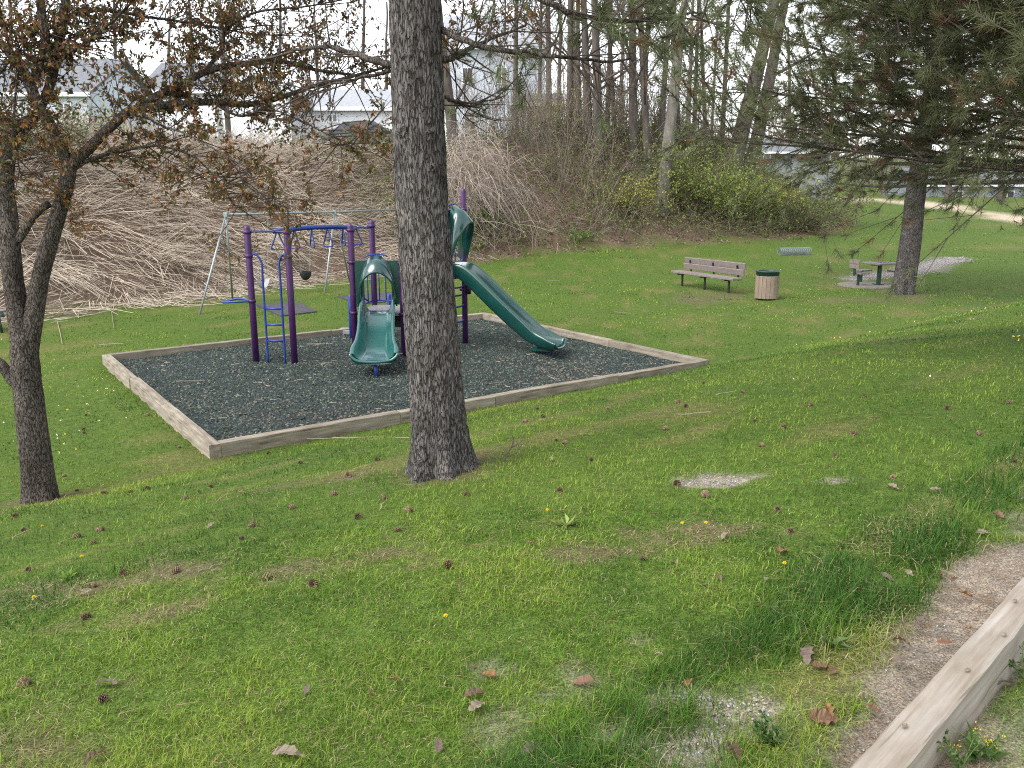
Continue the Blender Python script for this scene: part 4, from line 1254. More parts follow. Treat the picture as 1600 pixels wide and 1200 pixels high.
    D = unit(np.stack([np.cos(az), np.sin(az), .15+.5*(zz-z0)/(z1-z0)], 1)); Ls = (3.4*(1-((zz-z0)/(z1-z0))**1.4)+.5)*g.uniform(.7, 1.1, nb)
    B_ = np.stack([np.zeros(nb), np.zeros(nb), .1*Ls], 1)
    shoots(tw, P_, D, Ls, B_, .03, .008, 5, 5, np.array([.09, .07, .06]))
    p2, d2, l2 = children(P_, D, Ls, B_, 7, .3, 1, .4, 1.1, .15, .4, g, .1)
    shoots(tw, p2, d2, l2, p2*0, .009, .004, 2, 3, np.array([.08, .065, .055]))
    p3, d3, l3 = children(p2, d2, l2, p2*0, 3, .4, 1, .3, .9, .2, .5, g, .1)
    TP.append(p3+d3*l3[:, None]); TD.append(d3)
    TP, TD = np.concatenate(TP), unit(np.concatenate(TD)+[0, 0, .25])
    col = np.array([[.10, .12, .05]])*g.uniform(.6, 1.5, (len(TP), 1)); col[g.uniform(size=len(TP)) < .06] = (.19, .11, .055)
    tufts(ne, TP, TD, 75, .125, .0032, col, .10, g=g)
    tw.build('twigs', M['twig'], root)['kind'] = 'stuff'; ne.build('crown', M['needle'], root)
    return root
middle_pine()

# ------------------------------------------------------------------ crabapple on the left
def crabapple():
    g = np.random.default_rng(8)
    Y0 = CRAB_B[1]; sc = Y0/math.cos(PITCH)/FOCAL
    root = empty('crabapple_tree', CRAB_B, 'forked crabapple with bronze leaves at the left of the lawn', 'tree')
    mb = MB()
    T = lambda L_: ([at(a, b, Y0+(e[0] if e else 0)) for a, b, r, *e in L_], [r for a, b, r, *e in L_])
    p, r = T([(63, 808, .155), (63, 782, .15), (56, 715, .135), (47, 640, .126), (40, 575, .122), (38, 530, .11), (40, 505, .07)])
    bark_limb(mb, p, r, 84, 190, .009, 8, 8.0, 60, flare=.08, lobes=4)
    mb.build('trunk', M['barkcrab'], root, True)
    big = [[(38, 560, .1), (30, 500, .094), (20, 430, .085), (14, 350, .078), (8, 280, .07), (18, 225, .06), (40, 196, .05, .1), (58, 178, .045, .15)],
           [(44, 560, .08), (52, 500, .082), (64, 430, .074), (82, 365, .068), (98, 310, .064), (107, 268, .064), (108, 250, .058)],
           [(36, 612, .05), (18, 592, .048), (4, 572, .045), (-12, 560, .05)],
           [(28, 375, .04), (44, 350, .034), (58, 332, .03), (76, 318, .03)]]
    for L_ in big:
        mb = MB(); p, r = T(L_); bark_limb(mb, p, r, 48, 120, .005, 9, 8.0, 61+len(L_)); mb.build('limb', M['barkcrab'], root, True)
    limbs = [[(108, 262, .05), (125, 246, .047), (155, 216, .043), (185, 190, .04), (215, 172, .036, .1), (270, 165, .032, .2), (330, 160, .028, .4), (400, 163, .025, .6), (470, 142, .02, .8), (560, 118, .014, 1.0), (650, 92, .008, 1.3)],
             [(200, 180, .034, .1), (240, 152, .034, .2), (285, 128, .032, .3), (330, 110, .028, .5), (380, 100, .026, .6), (440, 98, .02, .7), (500, 112, .016, .9), (580, 122, .01, 1.1)],
             [(108, 262, .056), (96, 228, .053), (78, 192, .05), (60, 160, .048), (46, 122, .045), (22, 88, .04), (-15, 52, .034), (-60, 30, .025)],
             [(50, 128, .04), (64, 100, .04), (66, 60, .037), (58, 10, .034), (50, -60, .026), (60, -140, .018)],
             [(64, 168, .04, .15), (78, 130, .042, .15), (88, 70, .04, .15), (98, 10, .036, .2), (112, -60, .03, .3), (160, -130, .02, .5)],
             [(72, 84, .02), (105, 80, .018), (140, 66, .016), (172, 38, .013), (205, 4, .01), (240, -50, .006)],
             [(110, 268, .022), (140, 252, .02), (185, 240, .016), (250, 232, .012), (310, 252, .009), (345, 288, .006), (368, 325, .004)],
             [(285, 128, .018, .3), (310, 118, .014, .5), (345, 80, .016, .5), (352, 45, .014, .5), (400, 20, .012, .6), (470, 10, .009, .7), (560, -8, .006, .8)],
             [(112, -60, .022, .3), (200, -70, .02, .4), (300, -50, .017, .6), (400, -40, .013, .8), (520, -30, .009, 1.0), (640, -20, .006, 1.3), (760, 0, .004, 1.6)],
             [(95, 30, .02, .2), (160, 18, .018, .5), (230, 30, .014, .8), (300, 40, .011, 1.0), (400, 55, .008, 1.2), (480, 60, .005, 1.4)],
             [(330, 160, .014, .4), (380, 180, .012, .3), (430, 172, .009, .3), (500, 200, .006, .2), (550, 225, .004, .2)],
             [(215, 172, .014, .1), (250, 195, .01, -.2), (300, 215, .008, -.4), (360, 250, .006, -.5), (400, 300, .004, -.5), (455, 330, .003, -.5)],
             [(600, 110, .008, 1.1), (680, 70, .006, 1.6), (740, 40, .004, 1.9), (800, 30, .003, 2.2)],
             [(30, 110, .012), (20, 200, .006, -.3), (40, 280, .004, -.4)],
             [(22, 88, .018), (-10, 130, .012, -.2), (-30, 200, .008, -.3)]]
    tw, lf = MB(), MB()
    P1, D1, L1, B1 = [], [], [], []
    for k, L_ in enumerate(limbs):
        p, r = T(L_); n = 34
        c = spline(p, n); c[1:] += np.cumsum(g.normal(0, .0035, (n-1, 3)), axis=0); rr = np.interp(np.linspace(0, 1, n), np.linspace(0, 1, len(r)), r)
        mb = MB()
        if rr[0] > .03: bark_limb(mb, c, rr, 20, 80, .0025, 9, 4, 70+k)
        else: tube(mb, c, rr, 7)
        mb.build('limb', M['barkcrab'], root, True)
        m = int(10+len(L_)*5) if k != 11 else 12; lo = {0: 9, 2: 12, 3: 8, 4: 6}.get(k, 5)
        i = g.integers(lo, n, m); tan = unit(np.gradient(c, axis=0))[i]
        d = unit(tan*.35+g.normal(0, .6, (m, 3))*[1, 1, .8]+[0.1, .05, .22])
        P1.append(c[i]); D1.append(d); L1.append(g.uniform(.2, .62, m)); B1.append(g.normal(0, .06, (m, 3))+[0, 0, .02])
    P1, D1, L1, B1 = map(np.concatenate, (P1, D1, L1, B1))
    wood = np.array([.06, .047, .04])
    shoots(tw, P1, D1, L1, B1, .0058, .0028, 4, 4, wood)
    p2, d2, l2 = children(P1, D1, L1, B1, 4, .2, 1, .4, 1.2, .35, .8, g); b2 = g.normal(0, .04, p2.shape)
    shoots(tw, p2, d2, l2, b2, .003, .0016, 3, 3, wood)
    p3, d3, l3 = children(p2, d2, l2, b2, 2, .2, 1, .4, 1.2, .3, .7, g)
    shoots(tw, p3, d3, l3, p3*0, .0018, .001, 1, 3, wood)
    a = g.integers(0, len(p3), 19000); b = g.integers(0, len(p2), 10000)
    P = np.concatenate([shoot_point(p3[a], d3[a], l3[a], p3[a]*0, g.uniform(.2, 1.05, len(a))), shoot_point(p2[b], d2[b], l2[b], b2[b], g.uniform(.3, 1.05, len(b)))])
    Dl = unit(g.normal(0, .6, P.shape)+[0, 0, -.5])
    n = len(P); u = g.uniform(size=(n, 1))
    clump = vnoise(P[:, 0]*2.2, P[:, 2]*2.2, P[:, 1]*2.2, seed=77)[:, None]
    col = np.where(u < .45, (.075, .072, .024), np.where(u < .75, (.12, .06, .026), np.where(u < .86, (.125, .044, .026), (.22, .105, .03))))*g.uniform(.8, 2.0, (n, 1))*(.8+.5*clump)
    keep = g.uniform(size=n) < .45+.9*clump[:, 0]
    leaves(lf, P[keep], Dl[keep], g.uniform(.028, .06, keep.sum()), .48, .3, col[keep], g)
    # young orange leaves on shoots from the fork
    n = 34; base = np.array([at(105, 235, Y0), at(60, 300, Y0-.1), at(90, 300, Y0+.1), at(45, 250, Y0-.1), at(110, 345, Y0), at(75, 235, Y0)])[g.integers(0, 6, n)]
    D = unit(g.normal(0, .5, (n, 3))+[.35, 0, .1]); L = g.uniform(.15, .4, n); B = g.normal(0, .05, (n, 3))
    shoots(tw, base, D, L, B, .003, .0015, 3, 3, wood)
    i = np.repeat(np.arange(n), 14); t = g.uniform(.3, 1.05, len(i)); P = shoot_point(base[i], D[i], L[i], B[i], t)+g.normal(0, .025, (len(i), 3))
    col = np.where(g.uniform(size=(len(i), 1)) < .6, (.33, .14, .03), (.15, .12, .03))*g.uniform(.6, 1.3, (len(i), 1))
    leaves(lf, P, unit(g.normal(0, .6, P.shape)+[0, 0, -.4]), g.uniform(.025, .05, len(P)), .5, .3, col, g)
    tw.build('twigs', M['twig'], root)['kind'] = 'stuff'; lf.build('crown', M['leaf'], root)
crabapple()

# ------------------------------------------------------------------ pines on the right
def pine(name, label, base, top, r0, z0, R, nb, K, nl, nw, seed, lean=(0, 0), az_range=(0, 2*math.pi), droop=0.1, col0=(.05, .072, .034), tuft_per=(7, 3), zmax=None, brown=.05, r_top=.04, lt=.009, along=(1.0,)):
    g = np.random.default_rng(seed)
    root = empty(name, base, label, 'tree', 'pine trees')
    b = np.array(base, float); H = top
    ax = lambda z: b+np.array([lean[0]*(z-b[2]), lean[1]*(z-b[2]), 0])*1.0+np.array([0, 0, 1])*(z-b[2])
    zs = np.linspace(b[2]-.1, H, 9)
    pts = [np.array([b[0]+lean[0]*(z-b[2])+.03*math.sin(z*1.3), b[1]+lean[1]*(z-b[2]), z]) for z in zs]
    mb = MB(); rads = np.linspace(1, r_top/r0, 9)**.8*r0
    bark_limb(mb, pts, rads, 60, 170, r0*.055, 3.2, 1.4, seed, flare=r0*.35, lobes=5); mb.build('trunk', M['barkpine'], root, True)
    z1 = zmax or H
    zz = np.sort(z0+(z1-z0)*g.uniform(0, 1, nb)); az = g.uniform(*az_range, nb)
    f = (zz-z0)/(H-z0)
    P_ = np.array([[b[0]+lean[0]*(z-b[2]), b[1]+lean[1]*(z-b[2]), z] for z in zz])
    D = unit(np.stack([np.cos(az), np.sin(az), -droop+.9*f], 1)); Ls = (R*(1-f**1.5)+.4)*g.uniform(.65, 1.08, nb)
    B_ = np.stack([np.zeros(nb), np.zeros(nb), .12*Ls], 1)+g.normal(0, .05, (nb, 3))*Ls[:, None]
    tw, ne = MB(), MB(); wood = np.array([.085, .068, .058])
    for k in range(nb):
        c = shoot_point(np.repeat(P_[k:k+1], 7, 0), np.repeat(D[k:k+1], 7, 0), Ls[k], np.repeat(B_[k:k+1], 7, 0), np.linspace(0, 1, 7))
        mb = MB(); tube(mb, c, np.linspace(lt*Ls[k]+.008, .004, 7), 5); mb.build('limb', M['barkcrab'], root, True)
    p2, d2, l2 = children(P_, D, Ls, B_, tuft_per[0], .25, 1.0, .4, 1.1, .13, .36, g, .05); b2 = g.normal(0, .04, p2.shape)+[0, 0, .05]
    shoots(tw, p2, d2, l2, b2, .010, .004, 2, 3, wood)
    p3, d3, l3 = children(p2, d2, l2, b2, tuft_per[1], .3, 1.0, .3, 1.0, .25, .55, g, .1)
    if K > 30: shoots(tw, p3, d3, l3, p3*0, .005, .003, 1, 3, wood)
    TP = np.concatenate([p3+d3*l3[:, None], *[shoot_point(p2, d2, l2, b2, np.full(len(p2), t_)) for t_ in along]])
    TD = unit(np.concatenate([d3]+[d2]*len(along))+[0, 0, .2])
    cl = vnoise(TP[:, 0]*.9, TP[:, 2]*.9, TP[:, 1]*.9, seed=seed)[:, None]
    col = np.array([col0])*g.uniform(.65, 1.35, (len(TP), 1))*(.6+.8*cl)
    col[g.uniform(size=len(TP)) < brown] = (.17, .10, .055)
    tufts(ne, TP, TD, K, nl, nw, col, .12, g=g)
    tw.build('twigs', M['twig'], root)['kind'] = 'stuff'; ne.build('crown', M['needle'], root)
    # cones hanging in the crown
    cm = cone_mesh(); pick = g.choice(len(p2), min(26, len(p2)), replace=False)
    for k in pick:
        o = part_obj('cone', cm, root, p2[k]+d2[k]*l2[k]*.5+np.array([0, 0, -.03]), g.uniform(0, 6), g.uniform(2, 4)); s = float(g.uniform(.9, 1.3)); o.scale = (s, s, s)
    return root

_CM = None
def cone_mesh():
    """pine cone: spiral of woody scales"""
    global _CM
    if _CM: return _CM
    mb = MB(); N = 46
    for k in range(N):
        t = k/N; a = k*2.39996; z = -.028+.062*t; r = .026*math.sin(math.pi*min(1, .22+.74*t))**.8
        c, s = math.cos(a), math.sin(a)
        w, ln = .0105*(1-.4*t), .012
        out = np.array([c, s, .35+.5*t]); sd = np.array([-s, c, 0])
        p = np.array([c*r*.45, s*r*.45, z])
        tip = p+out*(r*.55+ln*.5)
        V = [p-sd*w*.5, p+sd*w*.5, tip+sd*w, tip-sd*w, tip+np.array([0, 0, .004])+out*.002]
        cc = np.array([.2, .13, .09])*(.7+.6*random.random())
        mb.add(V, [[0, 1, 2, 3]], [(3, 2, 4), (0, 3, 4), (1, 4, 2)], np.array([cc*.55, cc*.55, cc, cc, cc*1.5]))
    tube(mb, [(0, 0, -.026), (0, 0, 0), (0, 0, .028)], [.008, .013, .005], 6, np.array([.05, .03, .02]))
    _CM = mb.mesh('pine_cone', M['cone'])
    return _CM

pine('pine_tree', 'spreading dark green pine standing beside the game table', PINE_B, 12.5, .33, 3.3, 6.1, 92, 20, .19, .0135, 21, lean=(.035, 0), tuft_per=(18, 5), droop=.06, brown=.09, col0=(.125, .14, .055), along=(.7, 1.0), zmax=10.5)
b_ = np.array([7.4, 9.2]); pine('pine_tree', 'pine reaching needle-tufted branches in from the right edge', (b_[0], b_[1], h1(*b_)), 11.0, .2, 3.2, 4.9, 48, 42, .135, .006, 23, az_range=(2.3, 3.9), tuft_per=(19, 3), droop=-.01, zmax=5.6, brown=.13, col0=(.12, .135, .06), lt=.004, along=(.45, .65, .85, 1.0))
# ------------------------------------------------------------------ bank: dry stalks, thicket
def bank_points(n, x0, x1, d0, d1, g):
    """random places on the bank between two x of its foot, d0..d1 metres up from the foot; also the downhill direction"""
    seg = BANK; L = np.hypot(*np.diff(seg, axis=0).T); cum = np.concatenate([[0], np.cumsum(L)])
    s0, s1 = np.interp([x0, x1], seg[:, 0], cum)
    s = g.uniform(s0, s1, n)
    sm = lambda q_: np.stack([np.interp(q_, cum, seg[:, 0]), np.interp(q_, cum, seg[:, 1])], 1)
    p = sm(s); t = unit(sm(s+1.5)-sm(s-1.5)); nrm = np.stack([-t[:, 1], t[:, 0]], 1)
    d = g.uniform(d0, d1, n)
    q_ = p+nrm*d[:, None]
    return q_[:, 0], q_[:, 1], -nrm, t, d

def dry_stalks():
    g = np.random.default_rng(31); mb = MB()
    n = 23000
    x, y, dn, t, d = bank_points(n, -30, -1.0, -.3, 9.2, g)
    fade = g.uniform(size=n) < np.where(x > -5.0, np.clip(1-(x+5.0)/5.5, .06, 1), 1)
    x, y, dn, t, d = x[fade], y[fade], dn[fade], t[fade], d[fade]; n = len(x)
    z = height(x, y)
    pat = vnoise(x*.42+.15*y, y*.42, seed=90); pat2 = vnoise(x*.9, y*.9, seed=93)
    sw = .35 + (np.round(pat*7)/7-.5)*4.4 + (pat2-.5)*1.6 + g.normal(0, .38, n) + np.where(g.uniform(size=n) < .25, g.normal(0, 1.6, n), 0)
    loz = ss(5.5, 1.0, d)                                         # flattened towards the foot
    a = dn*np.cos(sw)[:, None] + t*np.sin(sw)[:, None]
    D = np.column_stack([a, -.42+g.normal(.36, .36, n)*(1-.55*loz)+.15*(1-loz)])
    D = unit(D)
    L = g.uniform(.25, 1.9, n)*(1-.35*loz)
    B = np.column_stack([g.normal(0, .07, (n, 2)), -g.uniform(0, .25, n)])*L[:, None]*.6
    P = np.column_stack([x, y, z+g.uniform(.0, .45, n)*(.25+.75*(1-loz))+.03])
    tone = g.uniform(size=(n, 1)); patch = fbm(x*.6, y*.6, seed=95)[:, None]
    col = np.where(tone < .5, (.47, .385, .30), np.where(tone < .8, (.6, .515, .41), (.19, .13, .095)))*g.uniform(.65, 1.2, (n, 1))*(.4+1.0*patch)
    th = g.uniform(.0042, .0095, n); sh = L < 1.5
    for k, sg in ((sh, 1), (~sh, 2)): shoots(mb, P[k], D[k], L[k], B[k], th[k], th[k]*.6, sg, 3, col[k])
    # bundles of standing and toppled stalks
    nb = 230; bx, by, bdn, bt, bd_ = bank_points(nb, -30, -3, 1.0, 9.0, g); k = np.repeat(np.arange(nb), 26); m_ = len(k)
    x2, y2 = bx[k]+g.normal(0, .28, m_), by[k]+g.normal(0, .28, m_); ang = np.repeat(g.normal(.3, 1.0, nb), 26)+g.normal(0, .22, m_); tilt = np.repeat(g.uniform(-.35, .75, nb), 26)+g.normal(0, .15, m_)
    aa = bdn[k]*np.cos(ang)[:, None]+bt[k]*np.sin(ang)[:, None]; L2 = g.uniform(.8, 2.0, m_)
    shoots(mb, np.column_stack([x2, y2, height(x2, y2)+.1]), unit(np.column_stack([aa, tilt])), L2, np.column_stack([g.normal(0, .05, (m_, 2)), -g.uniform(.05, .5, m_)])*L2[:, None], g.uniform(.005, .0095, m_), .004, 2, 3, np.array([[.6, .51, .40]])*g.uniform(.55, 1.2, (m_, 1)))
    # dead stems still standing along the top of the bank
    n3_ = 3200; x3, y3, dn3, t3, d3_ = bank_points(n3_, -30, -3, 6.5, 10.5, g)
    shoots(mb, np.column_stack([x3, y3, height(x3, y3)]), unit(np.column_stack([g.normal(0, .55, (n3_, 2)), np.ones(n3_)])), g.uniform(.3, 1.35, n3_)*(.4+1.2*vnoise(x3*.6, y3*.6, seed=12)), g.normal(0, .15, (n3_, 3)), g.uniform(.005, .01, n3_), .004, 1, 3, np.array([[.42, .335, .26]])*g.uniform(.4, 1.25, (n3_, 1)))
    # flattened ends spilling onto the lawn
    n = 900; x, y, dn, t, d = bank_points(n, -16, -4, -1.5, .6, g)
    k = g.uniform(size=n) < ss(-1.6, .4, d); x, y, dn, t = x[k], y[k], dn[k], t[k]; n = len(x)
    az = g.normal(0, .9, n); a = t*np.cos(az)[:, None]+dn*np.sin(az)[:, None]
    shoots(mb, np.column_stack([x, y, height(x, y)+.05]), np.column_stack([a, g.normal(0, .05, n)]), g.uniform(.3, 1.2, n), g.normal(0, .06, (n, 3)), .009, .006, 2, 3, np.array([[.5, .42, .33]])*g.uniform(.6, 1.2, (n, 1)))
    tag(mb.build('dry_stalks', M['stalk']), 'mass of pale dry broken stalks covering the bank', 'stalks', kind='stuff')
dry_stalks()

def thicket():
    g = np.random.default_rng(37); st, lf = MB(), MB()
    n = 6000
    x, y, dn, t, d = bank_points(n, -3.5, 24, .6, 9.5, g)
    z = height(x, y); up = g.uniform(.2, 1.2, n)
    a = g.uniform(0, 2*math.pi, n)
    D = unit(np.column_stack([np.cos(a)*.8, np.sin(a)*.8, up])+np.column_stack([dn*.45, np.zeros(n)]))
    L = g.uniform(.6, 2.3, n)*np.where(x > 12, .75, 1)
    B = np.column_stack([dn*g.uniform(-.1, .6, (n, 1)), -g.uniform(0, .8, n)])*L[:, None]*.5
    P = np.column_stack([x, y, z])
    tone = g.uniform(size=(n, 1))
    col = np.where(tone < .55, (.19, .15, .12), np.where(tone < .88, (.30, .245, .2), (.09, .07, .06)))*g.uniform(.7, 1.25, (n, 1))
    shoots(st, P, D, L, B, g.uniform(.006, .014, n), .004, 2, 3, col)
    p2, d2, l2 = children(P, D, L, B, 2, .25, 1, .4, 1.3, .25, .6, g); b2 = g.normal(0, .1, p2.shape)
    shoots(st, p2, d2, l2, b2, .006, .003, 1, 3, np.repeat(col, 2, axis=0)*1.1)
    # fresh leaves: denser towards the right-hand end and near the foot
    n2 = len(p2); gx_ = p2[:, 0]
    pat = fbm(p2[:, 0]*.4, p2[:, 1]*.4+p2[:, 2]*.5, seed=101)
    w = np.clip(.42+1.0*ss(3, 13, gx_)+.9*ss(.48, .62, pat), 0, 1)
    k = np.repeat(np.arange(n2), 5); k = k[g.uniform(size=len(k)) < w[k]*.95]
    Pl = shoot_point(p2[k], d2[k], l2[k], b2[k], g.uniform(.2, 1.1, len(k)))+g.normal(0, .07, (len(k), 3))
    u = g.uniform(size=(len(k), 1))
    colr = np.where(u < .55, (.10, .145, .035), np.where(u < .85, (.17, .21, .05), (.26, .27, .075)))*g.uniform(.6, 1.3, (len(k), 1))
    leaves(lf, Pl, rand_dirs(len(Pl), g), g.uniform(.08, .16, len(Pl)), .6, .3, colr, g)
    # dead leaves on the slope
    n = 13000; x, y, dn, t, d = bank_points(n, -4, 24, -.9, 6.5, g)
    kk = g.uniform(size=n) < ss(-1.2, .4, d+1.5*(fbm(x*.8, y*.8, seed=3)-.5)); x, y = x[kk], y[kk]; n = len(x)
    cl = np.array([[.27, .19, .14]])*g.uniform(.35, 1.5, (n, 1))
    leaves(lf, np.column_stack([x, y, height(x, y)+g.uniform(.01, .1, n)]), unit(g.normal(0, 1, (n, 3))*[1, 1, .35]), g.uniform(.08, .17, n), .6, .35, cl, g)
    # slim upright shoots along the top of the bank
    n = 900; x, y, dn, t, d = bank_points(n, -1, 18, 5.5, 13, g); x = np.where(x < -3.2, x+9, x); y = np.where(x > 5.5, np.maximum(y, 50), y)
    D = unit(np.column_stack([g.normal(0, .34, (n, 2)), np.ones(n)])); L = g.uniform(1.5, 5.5, n); P = np.column_stack([x, y, height(x, y)]); B = np.column_stack([g.normal(0, .3, (n, 2)), np.zeros(n)])
    shoots(st, P, D, L, B, g.uniform(.01, .022, n), .005, 3, 3, np.array([[.17, .135, .113]])*g.uniform(.5, 1.3, (n, 1)))
    p5, d5, l5 = children(P, D, L, B, 6, .25, 1, .3, .9, .15, .35, g, .1); shoots(st, p5, d5, l5, g.normal(0, .1, p5.shape), .008, .004, 1, 3, np.array([[.2, .16, .135]])*g.uniform(.6, 1.3, (len(p5), 1)))
    k = g.integers(0, len(p5), 8000); k = k[(P[k//6, 0] > 3) | (g.uniform(size=len(k)) < .3)]
    leaves(lf, p5[k]+d5[k]*(l5[k]*g.uniform(.2, 1.1, len(k)))[:, None], rand_dirs(len(k), g), g.uniform(.05, .10, len(k)), .6, .3, np.array([[.32, .35, .1]])*g.uniform(.6, 1.3, (len(k), 1)), g)
    tag(st.build('bramble_thicket', M['twig']), 'tangle of bare brown bramble stems on the wooded bank', 'thicket', kind='stuff')
    tag(lf.build('undergrowth_leaves', M['leaf']), 'fresh green and fallen brown leaves in the thicket', 'leaves', kind='stuff')
thicket()

def vine_curtain():
    """pale vines hanging over the shrubs at the top of the bank, right of the middle trunk"""
    g = np.random.default_rng(39); mb = MB()
    n = 2200; cx = g.normal(-2.0, 1.5, n); cy = 41.5+.75*cx+g.normal(0, 1.2, n)
    z = height(cx, cy)
    P = np.column_stack([cx, cy, z+g.uniform(.6, 3.6, n)*np.exp(-((cx+2)/2.6)**2)+.3])
    a = g.uniform(0, 6.28, n)
    D = unit(np.column_stack([np.cos(a)*.7, np.sin(a)*.7-.2, g.uniform(-.8, .5, n)])); L = g.uniform(.6, 2.0, n)
    B = np.column_stack([g.normal(0, .2, (n, 2)), -g.uniform(.3, 1.1, n)])
    shoots(mb, P, D, L, B, g.uniform(.006, .012, n), .004, 3, 3, np.array([[.36, .295, .245]])*g.uniform(.5, 1.35, (n, 1)))
    tag(mb.build('hanging_vines', M['twig'], loc=(-2, 40, 4)), 'mound of pale tangled dead vines on the bank top', 'vines', kind='stuff')
vine_curtain()

# ------------------------------------------------------------------ shrubs
def shrub(px, py, Y, w, h, label, g, cols, nst=60, nleaf=1400, group='shrubs on the bank'):
    p = at(px, py, Y); p[2] = h1(p[0], p[1])
    root = empty('shrub', p, label, 'shrub', group)
    st, lf = MB(), MB()
    a = g.uniform(0, 6.28, nst); D = unit(np.column_stack([np.cos(a)*w/h*.6, np.sin(a)*w/h*.6, np.ones(nst)])+g.normal(0, .15, (nst, 3)))
    P = p+np.column_stack([g.normal(0, w*.12, (nst, 2)), np.zeros(nst)-.05]); L = h*g.uniform(.6, 1.1, nst); B = np.column_stack([np.cos(a)*w*.25, np.sin(a)*w*.25, -g.uniform(0, .35, nst)*h])
    wood = np.array([[.12, .095, .07]])*g.uniform(.6, 1.3, (nst, 1))
    shoots(st, P, D, L, B, .016, .006, 4, 4, wood)
    p2, d2, l2 = children(P, D, L, B, 6, .25, 1, .4, 1.2, .2, .5, g); b2 = g.normal(0, .08, p2.shape)
    shoots(st, p2, d2, l2, b2, .007, .003, 2, 3, np.array([.13, .105, .075]))
    k = g.integers(0, len(p2), nleaf)
    Pl = shoot_point(p2[k], d2[k], l2[k], b2[k], g.uniform(.2, 1.1, nleaf))+g.normal(0, .08, (nleaf, 3))
    c = np.array(cols)[g.integers(0, len(cols), nleaf)]*g.uniform(.6, 1.35, (nleaf, 1))
    leaves(lf, Pl, rand_dirs(nleaf, g), g.uniform(.07, .15, nleaf), .65, .3, c, g)
    st.build('stems', M['twig'], root); lf.build('foliage', M['leaf'], root)
gs = np.random.default_rng(43)
GR = [(.15, .22, .04), (.22, .29, .06), (.30, .35, .09)]; YG = [(.33, .35, .07), (.42, .41, .1), (.24, .28, .06)]
shrub(1085, 300, 47, 3.6, 4.4, 'tall bright green leafing shrub right of the pale trunk', gs, GR, 90, 5200)
shrub(1150, 330, 48, 3.4, 3.2, 'green leafing shrub below the two leaning trunks', gs, GR, 80, 4600)
shrub(1245, 345, 50, 4.0, 2.6, 'low spreading green shrub at the right end of the thicket', gs, [(.08, .12, .03), (.17, .21, .06), (.13, .12, .07)], 90, 3200)
shrub(985, 318, 45, 2.6, 2.6, 'yellow-green leafing shrub left of the pale trunk', gs, YG, 50, 2000)
shrub(1195, 318, 50, 3.4, 3.6, 'tall yellow-green shrub right of the leaning trunks', gs, YG, 70, 3600)
shrub(1275, 330, 56, 4.5, 3.4, 'broad green shrub before the low grey house', gs, GR, 70, 3000)
shrub(862, 235, 50, 2.2, 2.8, 'yellow-green budding shrub beside the grey house', gs, YG, 40, 1300)
shrub(150, 205, 40, 2.0, 2.4, 'yellow-green shrub beside the blue-grey house', gs, YG, 40, 900)
shrub(270, 210, 41, 2.6, 1.6, 'yellow-green shrub between the two left houses', gs, YG, 40, 700)
shrub(905, 372, 41.5, 1.3, .9, 'small bright green bush at the foot of the bank', gs, [(.09, .19, .03), (.13, .24, .04)], 26, 420)
shrub(745, 320, 40, 2.2, 1.3, 'dark green ivy-like bush behind the tall slide', gs, [(.035, .075, .02), (.06, .11, .03)], 40, 1100)
shrub(60, 330, 27, 2.4, 2.2, 'shrub with green leaves behind the crabapple fork', gs, [(.06, .1, .03), (.1, .13, .04)], 50, 1100)

